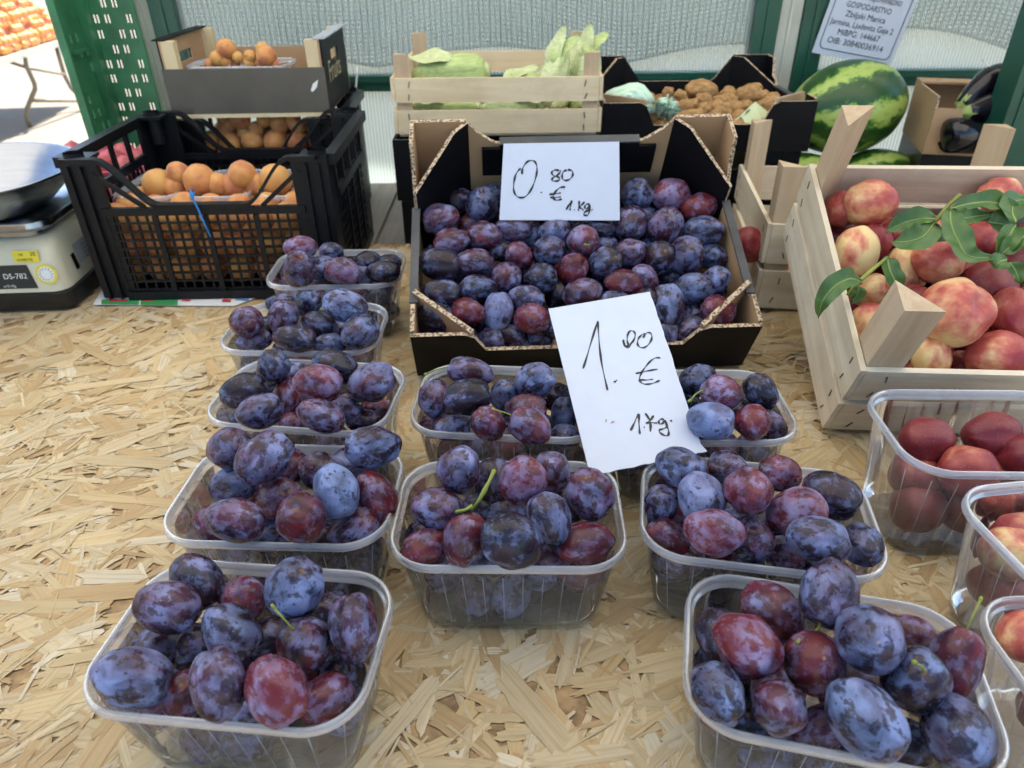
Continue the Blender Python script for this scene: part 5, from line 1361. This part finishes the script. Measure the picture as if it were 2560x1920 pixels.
corn('small corn cob at the right corner behind the front slat', ay(1400, 655, 1.315), ay(1330, 600, 1.45), .019, 'husk', 1, 1)

# ================================================================== potato box
PO = Vector(((px0 + px1) / 2, 1.272, .1515))
carton('potato_box', 'level black cardboard box of potatoes in front of the wall', frame(PO, (1, 0, 0), (0, 1, 0), (0, 0, 1)), px1 - px0 + .012, .29, .084, .047, .070, .118, .070, inner='black_board', flap=False)
PT = [(700,335,100,90),(820,365,110,95),(1010,325,270,190),(1260,350,150,120),(1270,400,130,110),(1440,360,220,170),(1490,300,150,100),(1660,400,150,110),(1580,370,120,100),(1640,470,240,170),(1730,510,140,130),(1200,420,150,110),(920,450,120,100),(1030,410,150,130),(1310,490,170,150),(1180,500,220,170),(900,560,260,130),(1040,500,150,120),(540,570,220,130),(1660,560,140,90),(1420,470,130,110),(860,460,140,110),(400,590,120,80),(1500,520,170,120),(1350,560,150,110),(760,560,140,110),(1130,560,140,100)]
items = []
for cx, cy, l, s in PT:
    px, py = 1480 + cx / 3.687, 140 + cy / 3.687
    u = (cy - 300) / 270
    pos = aty(px, py, 1.46 - .135 * u)
    o, r = place(FR.choice(LUMPS), 'potato', pos, l / 3.2, s / 3.2, FR.uniform(-40, 40), 1.15)
    items.append((o, px, py, 'brown earthy' if l < 200 else 'large brown'))
label_rows(items, 3, 'potato', 'the potato box', 'potato', 'potatoes in the black box')
for i in range(8):
    for j in range(5):
        o = bpy.data.objects.new('potato', FR.choice(LUMPS)); COL.objects.link(o); o.location = PO + Vector((-.155 + i * .044, .04 + j * .05, .024 + .002 * j)); o.rotation_euler = (FR.uniform(0, 6), FR.uniform(-.3, .3), FR.uniform(0, 6)); o.scale = (.031, .025, .023)
        tag(o, 'potato half hidden beneath the top layer of the potato box', 'potato', 'potatoes in the black box')
# mint bag
def crumple(name, label, outline, y0, y1, bulge, mt, cat, amp=.006, n=16):
    """thin film pillow: outline pixels (crop of the potato box), front surface bulged"""
    cx = sum(p[0] for p in outline) / len(outline); cy = sum(p[1] for p in outline) / len(outline)
    b = MB(); rings = []
    for k in range(n + 1):
        u = k / n; row = []
        for x, y in outline:
            px, py = 1480 + (cx + (x - cx) * u) / 3.687, 140 + (cy + (y - cy) * u) / 3.687
            yy = y0 + (y1 - y0) * u - bulge * (1 - u * u)
            p = aty(px, py, yy); p += Vector((0, -1, .3)) * amp * noise.noise(Vector((x * .03, y * .03, k * .35))) * (1 if 0 < k else .2)
            row.append(p)
        rings.append(row)
    b.loft(rings, mt)
    b.loft([[p + Vector((0, .006 + .03 * (1 - k / n), -.004)) for p in r] for k, r in enumerate(rings)], mt)
    return b.obj(name, label, smooth=True)
ol = [(85,400),(130,330),(200,295),(270,275),(340,250),(420,245),(480,265),(520,310),(560,360),(580,400),(570,440),(540,480),(470,510),(400,500),(330,520),(310,470),(220,440),(140,430)]
tbag = thing('plastic_bag', 'pale mint green plastic bag lying on the left of the potatoes', 'bag')
crumple('film', tbag, ol, 1.335, 1.345, .02, M['mint'], 'bag')
star = []
for k in range(30):
    a = 2 * math.pi * k / 30; r_ = (130 if k % 2 else 85) * (1 + .25 * math.sin(k * 2.3)); star.append((690 + r_ * math.cos(a), 475 + r_ * 1.0 * math.sin(a)))
crumple('knot', tbag, star, 1.300, 1.310, .022, M['mint'], 'bag', .016)
tail = [(320,470),(400,430),(480,450),(560,450),(600,500),(520,540),(430,540),(390,575),(345,580),(330,530)]
crumple('handle', tbag, tail, 1.310, 1.312, .012, M['mint'], 'bag', .012)
nq = [aty(1480 + x / 3.687, 140 + y / 3.687, 1.325 + dy) for x, y, dy in ((1310, 600, -.02), (1505, 418, .015), (1628, 520, .01), (1580, 640, -.02))]
t = thing('paper_note', 'pale green paper note tucked among the potatoes', 'note')
b = MB(); b.add(nq + [p + Vector((0, .001, -.0006)) for p in nq], [(0, 1, 2, 3), (7, 6, 5, 4), (0, 4, 5, 1), (1, 5, 6, 2), (2, 6, 7, 3), (3, 7, 4, 0)], M['note']); b.obj('sheet', t)
b = MB()
nn = (nq[1] - nq[0]).cross(nq[3] - nq[0]).normalized(); nn = nn if nn.dot(CAM - nq[0]) > 0 else -nn
for q in ([(1415,540),(1432,500)], [(1425,520),(1440,512)], [(1440,520),(1452,488)], [(1445,500),(1458,500)], [(1350,590),(1372,560)], [(1365,592),(1380,566)]):
    P = [atp(1480 + x / 3.687, 140 + y / 3.687, nq[0] + nn * .0006, nn) for x, y in q]; b.bar(P[0], P[1], .0012, .0003, M['ink'], nn)
b.obj('writing', t)

# ================================================================== watermelons, eggplants
def melon(label, px, py, y, lpx, spx, ang):
    p = aty(px, py, y); k = depth(p) / F
    t = thing('watermelon', label, 'watermelon', group='watermelons by the wall')
    ax = (CX * math.cos(R(ang)) + CY * math.sin(R(ang))) * .95 + V0 * .3; ax.normalize()
    e1 = ax.cross(V0).normalized(); e2 = ax.cross(e1)
    me = unit_fruit('rind', M['melon'], 9, 0, .03, .012, .05, 48, 32)
    mm = Matrix((ax * lpx * k / 2, e1 * spx * k / 2, e2 * spx * k / 2)).transposed().to_4x4(); mm.translation = p
    o = link('rind', me, t); o.matrix_local = mm
    b = MB(); b.tube([(.95, 0, 0), (1.05, .02, .02), (1.1, .06, .04)], [.03, .022, .03], M['stem'], 7); s = b.obj('stem', t, smooth=True); s.matrix_local = mm
melon('large striped watermelon leaning behind the wooden crates', 2116, 270, 1.545, 318, 222, 15)
melon('second watermelon mostly hidden below the large one', 2185, 450, 1.50, 240, 150, 5)
melon('striped watermelon low behind the level crate, seen between slats', 1990, 470, 1.47, 260, 170, 5)
EY = 1.50
p = aty(2262, 318, EY)
t = thing('eggplant_box', 'open brown cardboard box of eggplants by the right wall', 'box', (p.x, EY - .09, p.z - .030), R(-14))
K_ = M['kraft']; F_ = M['flute']
W_, D_, H_ = .34, .185, .105
b = MB(); b.box((0, 0, 0), (W_, D_, .004), K_); b.obj('floor', t)
b = MB(); b.prism([(0, .0045), (.055, .0045), (.075, .02), (W_, .02), (W_, .045), (.30, .045), (.28, .05), (.06, .05), (.045, .085), (.0, .085)], frame((0, 0, 0), (1, 0, 0), (0, 1, 0), (0, 0, 1)), .004, K_, K_, F_); b.obj('front_panel', t)
b = MB(); b.prism([(0, .0045), (D_, .0045), (D_, H_), (0.0045, H_)], frame((0, 0, 0), (0, 1, 0), (1, 0, 0), (0, 0, 1)), .004, K_, K_, F_)
b.obj('side_panel', t)
b = MB(); b.perforated([.005, .09, .15, W_ - .005], [.0045, .035, .055, H_], {(1, 1)}, frame((0, D_ - .0045, 0), (1, 0, 0), (0, 1, 0), (0, 0, 1)), .004, K_); b.obj('back_panel', t)
b = MB(); b.box((.0, D_ - .045, H_ + .0005), (W_, D_, H_ + .0045), K_); b.obj('top_flap', t)
b = MB(); b.prism([(W_ * 0, .0045), (D_, .0045), (D_, H_), (0.0045, .06)], frame((W_ - .004, 0, 0), (0, 1, 0), (1, 0, 0), (0, 0, 1)), .004, K_, K_, F_); b.obj('side_panel', t)
b = MB(); b.box((.030, D_ - .030, H_ + .0047), (.037, D_ - .026, H_ + .0052), M['blue_print']); b.obj('stamp', t)
def eggplant(label, pts, r, yy):
    P = [aty(2000 + x / 3.95, y / 3.95, yy + dy) for x, y, dy in pts]
    t = thing('eggplant', label, 'eggplant', mat=Matrix.Translation(P[0]), group='eggplants in the brown box')
    Q = [p - P[0] for p in P]; n = 13; path = []
    for i in range(n):
        u = i / (n - 1) * (len(Q) - 1); k = min(int(u), len(Q) - 2); f_ = u - k; path.append(Q[k].lerp(Q[k + 1], f_))
    rad = [r * v for v in (.42, .50, .58, .66, .74, .82, .90, .96, 1.0, .99, .90, .66, .15)]
    lathe_bent(path, rad, M['eggplant'], 22).obj('body', t, smooth=True)
    d = (path[1] - path[0]).normalized()
    b = lathe_bent([path[0] - d * .012, path[0] - d * .006, path[0] - d * .001, path[0] + d * .010, path[0] + d * .018], [r * .12, r * .18, r * .40, r * .49, r * .53], M['calyx'], 14, 5, .10); b.obj('calyx', t, smooth=True)
eggplant('long glossy eggplant lying uppermost with its green cap at lower left', [(1590,1050,0), (1720,920,.01), (1860,820,.02), (1990,790,.03), (2100,850,.04)], .032, 1.44)
eggplant('glossy eggplant just below the uppermost one', [(1640,1110,0), (1760,1080,.01), (1900,1060,.02), (2050,1090,.03)], .034, 1.42)
eggplant('small dark eggplant with green cap lying at the bottom left of the box', [(1470,1230,0), (1560,1180,.01), (1680,1190,.02), (1800,1220,.03)], .022, 1.43)
eggplant('round ended eggplant at the front of the brown box', [(1900,1370,.02), (1760,1340,0), (1640,1330,-.01), (1480,1340,-.02), (1420,1350,-.02)], .032, 1.40)
t = thing('plastic_crate', 'corner of a black plastic crate under the eggplant box', 'crate', (p.x + .002, EY - .088, -.021), R(-14))
b = MB(); b.box((0, 0, 0), (.335, .004, p.z - .030 + .0205), M['black_plastic']); b.obj('front_panel', t)
b = MB(); b.box((0, .0041, 0), (.004, .18, p.z - .030 + .0205), M['black_plastic']); b.obj('side_panel', t)
b = MB(); b.box((.331, .0041, 0), (.335, .18, p.z - .030 + .0205), M['black_plastic']); b.obj('side_panel', t)

# ================================================================== green crate on end, red bulbs, far table with onions
GY = 1.665
gx = lambda px: aty(px, 160, GY).x
t = thing('green_crate', 'green perforated plastic crate standing on end at the left', 'crate', (0, GY, -.021))
x0, x1 = gx(243), gx(372)
xs = [x0, x0 + .012]; nslot = 4; step = (x1 - x0 - .02) / nslot
for k in range(nslot):
    a = x0 + .014 + k * step; xs += [a + .006, a + .010, a + .013, a + .017]
xs.append(x1); zs = [0]; k = 0; z = .03
while z < .60: zs += [z, z + .016]; z += .029
zs.append(.64)
holes = {(i, j) for i in range(len(xs) - 1) for j in range(1, len(zs) - 1, 2) if i >= 2 and (i - 2) % 2 == 0 and ((i - 2) // 4 + j // 2 * 2) % 3 != 0 and (i-2) % 4 in (0, 2)}
b = MB(); b.perforated(xs, zs, holes, Matrix.Identity(4), .004, M['green_plastic']); b.obj('floor_panel', t)
b = MB()
ys = [0]; 
for k in range(3): ys += [.016 + k * .024, .023 + k * .024]
ys.append(.092)
hz = {(i, j) for i in range(1, len(ys) - 1, 2) for j in range(1, len(zs) - 1, 2) if (i // 2 + j // 2) % 5 in (0, 1) and (j // 2) % 4 != 3}
M4 = frame((x0 - .004, -.092, 0), (0, 1, 0), (1, 0, 0), (0, 0, 1))
b.perforated(ys, zs, hz, M4, .004, M['green_plastic']); b.obj('side_panel', t)
b = MB()
for zz in (.14, .30, .46): b.box((x0 + .0002, -.085, zz), (x0 + .008, -.004, zz + .006), M['green_plastic'])
b.box((x0 - .012, -.100, 0), (x0 + .004, -.0922, .64), M['green_plastic']); b.box((x0 + .0004, -.022, 0), (x0 + .018, -.0005, .64), M['green_plastic']); b.obj('rib', t)
# red bulbs in a net behind the black crate
t = thing('net_bag', 'pink net bag of red bulbs behind the black crate at left', 'bag', (-.80, 1.45, -.02))
r_ = random.Random(4)
for i in range(5):
    for j in range(3):
        for k in range(3):
            o = link('bulb', RBULB, t); o.location = (-.10 + i * .052 + (k % 2) * .02, -.05 + j * .05, .028 + k * .045); o.scale = (.027, .027, .026); o.rotation_euler = (r_.uniform(0, 6), r_.uniform(0, 6), 0)
b = MB()
for k in range(9): b.tube([(-.13 + k * .033, -.082, .0), (-.125 + k * .032, -.088, .06), (-.12 + k * .031, -.080, .13)], .0012, M['pinknet'], 5)
for z in (.03, .06, .09, .12): b.tube([(-.14, -.078, z), (0, -.090, z + .004), (.14, -.078, z)], .0012, M['pinknet'], 5)
b.obj('net', t)

# far folding table: its near edge and legs
foot = atz(74, 317, GZ); TYf = foot.y
e0, e1 = aty(-260, 225, TYf - .55), aty(178, 98, TYf + .55)
ztop = aty(66, 137, TYf).z + .02
E0, E1 = atz(-330, 262, ztop - .02), atz(176, 100, ztop - .02)
d = (E1 - E0); d.z = 0; Ld = d.length + .35; d.normalize(); nb = Vector((-d.y, d.x, 0))
if nb.x > 0: nb = -nb                                   # the table lies to the left of the edge that shows
TM = frame(Vector((E0.x, E0.y, 0)), d, nb, (0, 0, 1)); inv = TM.inverted()
t = thing('folding_table', 'white folding table with onion bags on the sunny pavement', 'table', mat=TM)
b = MB(); b.box((0, 0, ztop - .045), (Ld, .75, ztop), M['table_top']); b.obj('table_top', t)
def far_tube(name, pts, r):
    b = MB(); b.tube([inv @ aty(x, y, TYf + dy) for x, y, dy in pts], r, M['tube'], 10); b.obj(name, t, smooth=True)
far_tube('leg', [(63, 141, 0), (66, 165, 0), (86, 208, 0), (88, 222, 0), (66, 275, 0), (65, 290, 0), (75, 317, 0)], .020)
far_tube('leg', [(141, 117, .75), (150, 150, .75), (162, 190, .75), (178, 220, .75), (226, 267, .75)], .020)
far_tube('crossbar', [(84, 251, 0), (212, 252, .75)], .017)
far_tube('brace', [(15, 152, 0), (70, 170, .02), (160, 186, .73)], .014)
far_tube('leg', [(-150, 222, -1.2), (-140, 260, -1.2), (-120, 330, -1.2), (-140, 470, -1.2)], .020)
T4 = t.matrix_world.copy()
r_ = random.Random(8)
for bi, (bx, by, zz) in enumerate(((Ld - .62, .19, 0), (Ld - 1.02, .19, 0), (Ld - 1.42, .19, 0), (Ld - .82, .30, .155), (Ld - 1.22, .30, .155), (Ld - 1.82, .19, 0), (Ld - .80, .42, .31), (Ld - 1.20, .42, .31), (Ld - .25, .20, 0), (Ld - .42, .32, .155), (Ld - .40, .44, .31))):
    T = T4 @ Matrix.Translation((bx, by, ztop + zz))
    nb_ = thing('onion_bag', ('net bag of yellow onions, nearest the green crate', 'net bag of yellow onions, second along the table edge', 'net bag of yellow onions, third along the table edge', 'net bag of onions on top of the front pile, right', 'net bag of onions on top of the front pile, left', 'net bag of yellow onions at the far left of the table edge', 'net bag of onions topmost on the pile, right one', 'net bag of onions topmost on the pile, left one', 'net bag of onions at the far end of the table, partly behind the green crate', 'net bag of onions upon the far end pile by the green crate', 'topmost far bag of onions above the green crate edge')[bi], 'bag', mat=T, group='onion bags on the far table')
    for i in range(5):
        for j in range(4):
            for k in range(3):
                if k == 2 and (i in (0, 4) or j in (0, 3)): continue
                if 0 < i < 4 and 0 < j < 3 and k == 0: continue
                o = link('onion', BULB, nb_); o.location = (-.14 + i * .07 + r_.uniform(-.01, .01), -.11 + j * .068 + r_.uniform(-.01, .01), .036 + k * .058); o.scale = (.039, .036, .036); o.rotation_euler = (r_.uniform(0, 6), r_.uniform(0, 6), 0)
    b = MB()
    for k in range(8): b.tube([(-.17 + k * .05, -.150, .01), (-.165 + k * .048, -.158, .07), (-.15 + k * .044, -.10, .165), (-.14 + k * .04, .05, .19)], .0010, M['pinknet'], 5)
    for z, y_ in ((.03, -.155), (.07, -.16), (.11, -.15), (.15, -.115)): b.tube([(-.18, y_ + .02, z), (0, y_, z + .006), (.18, y_ + .02, z)], .0010, M['pinknet'], 5)
    b.obj('net', nb_)
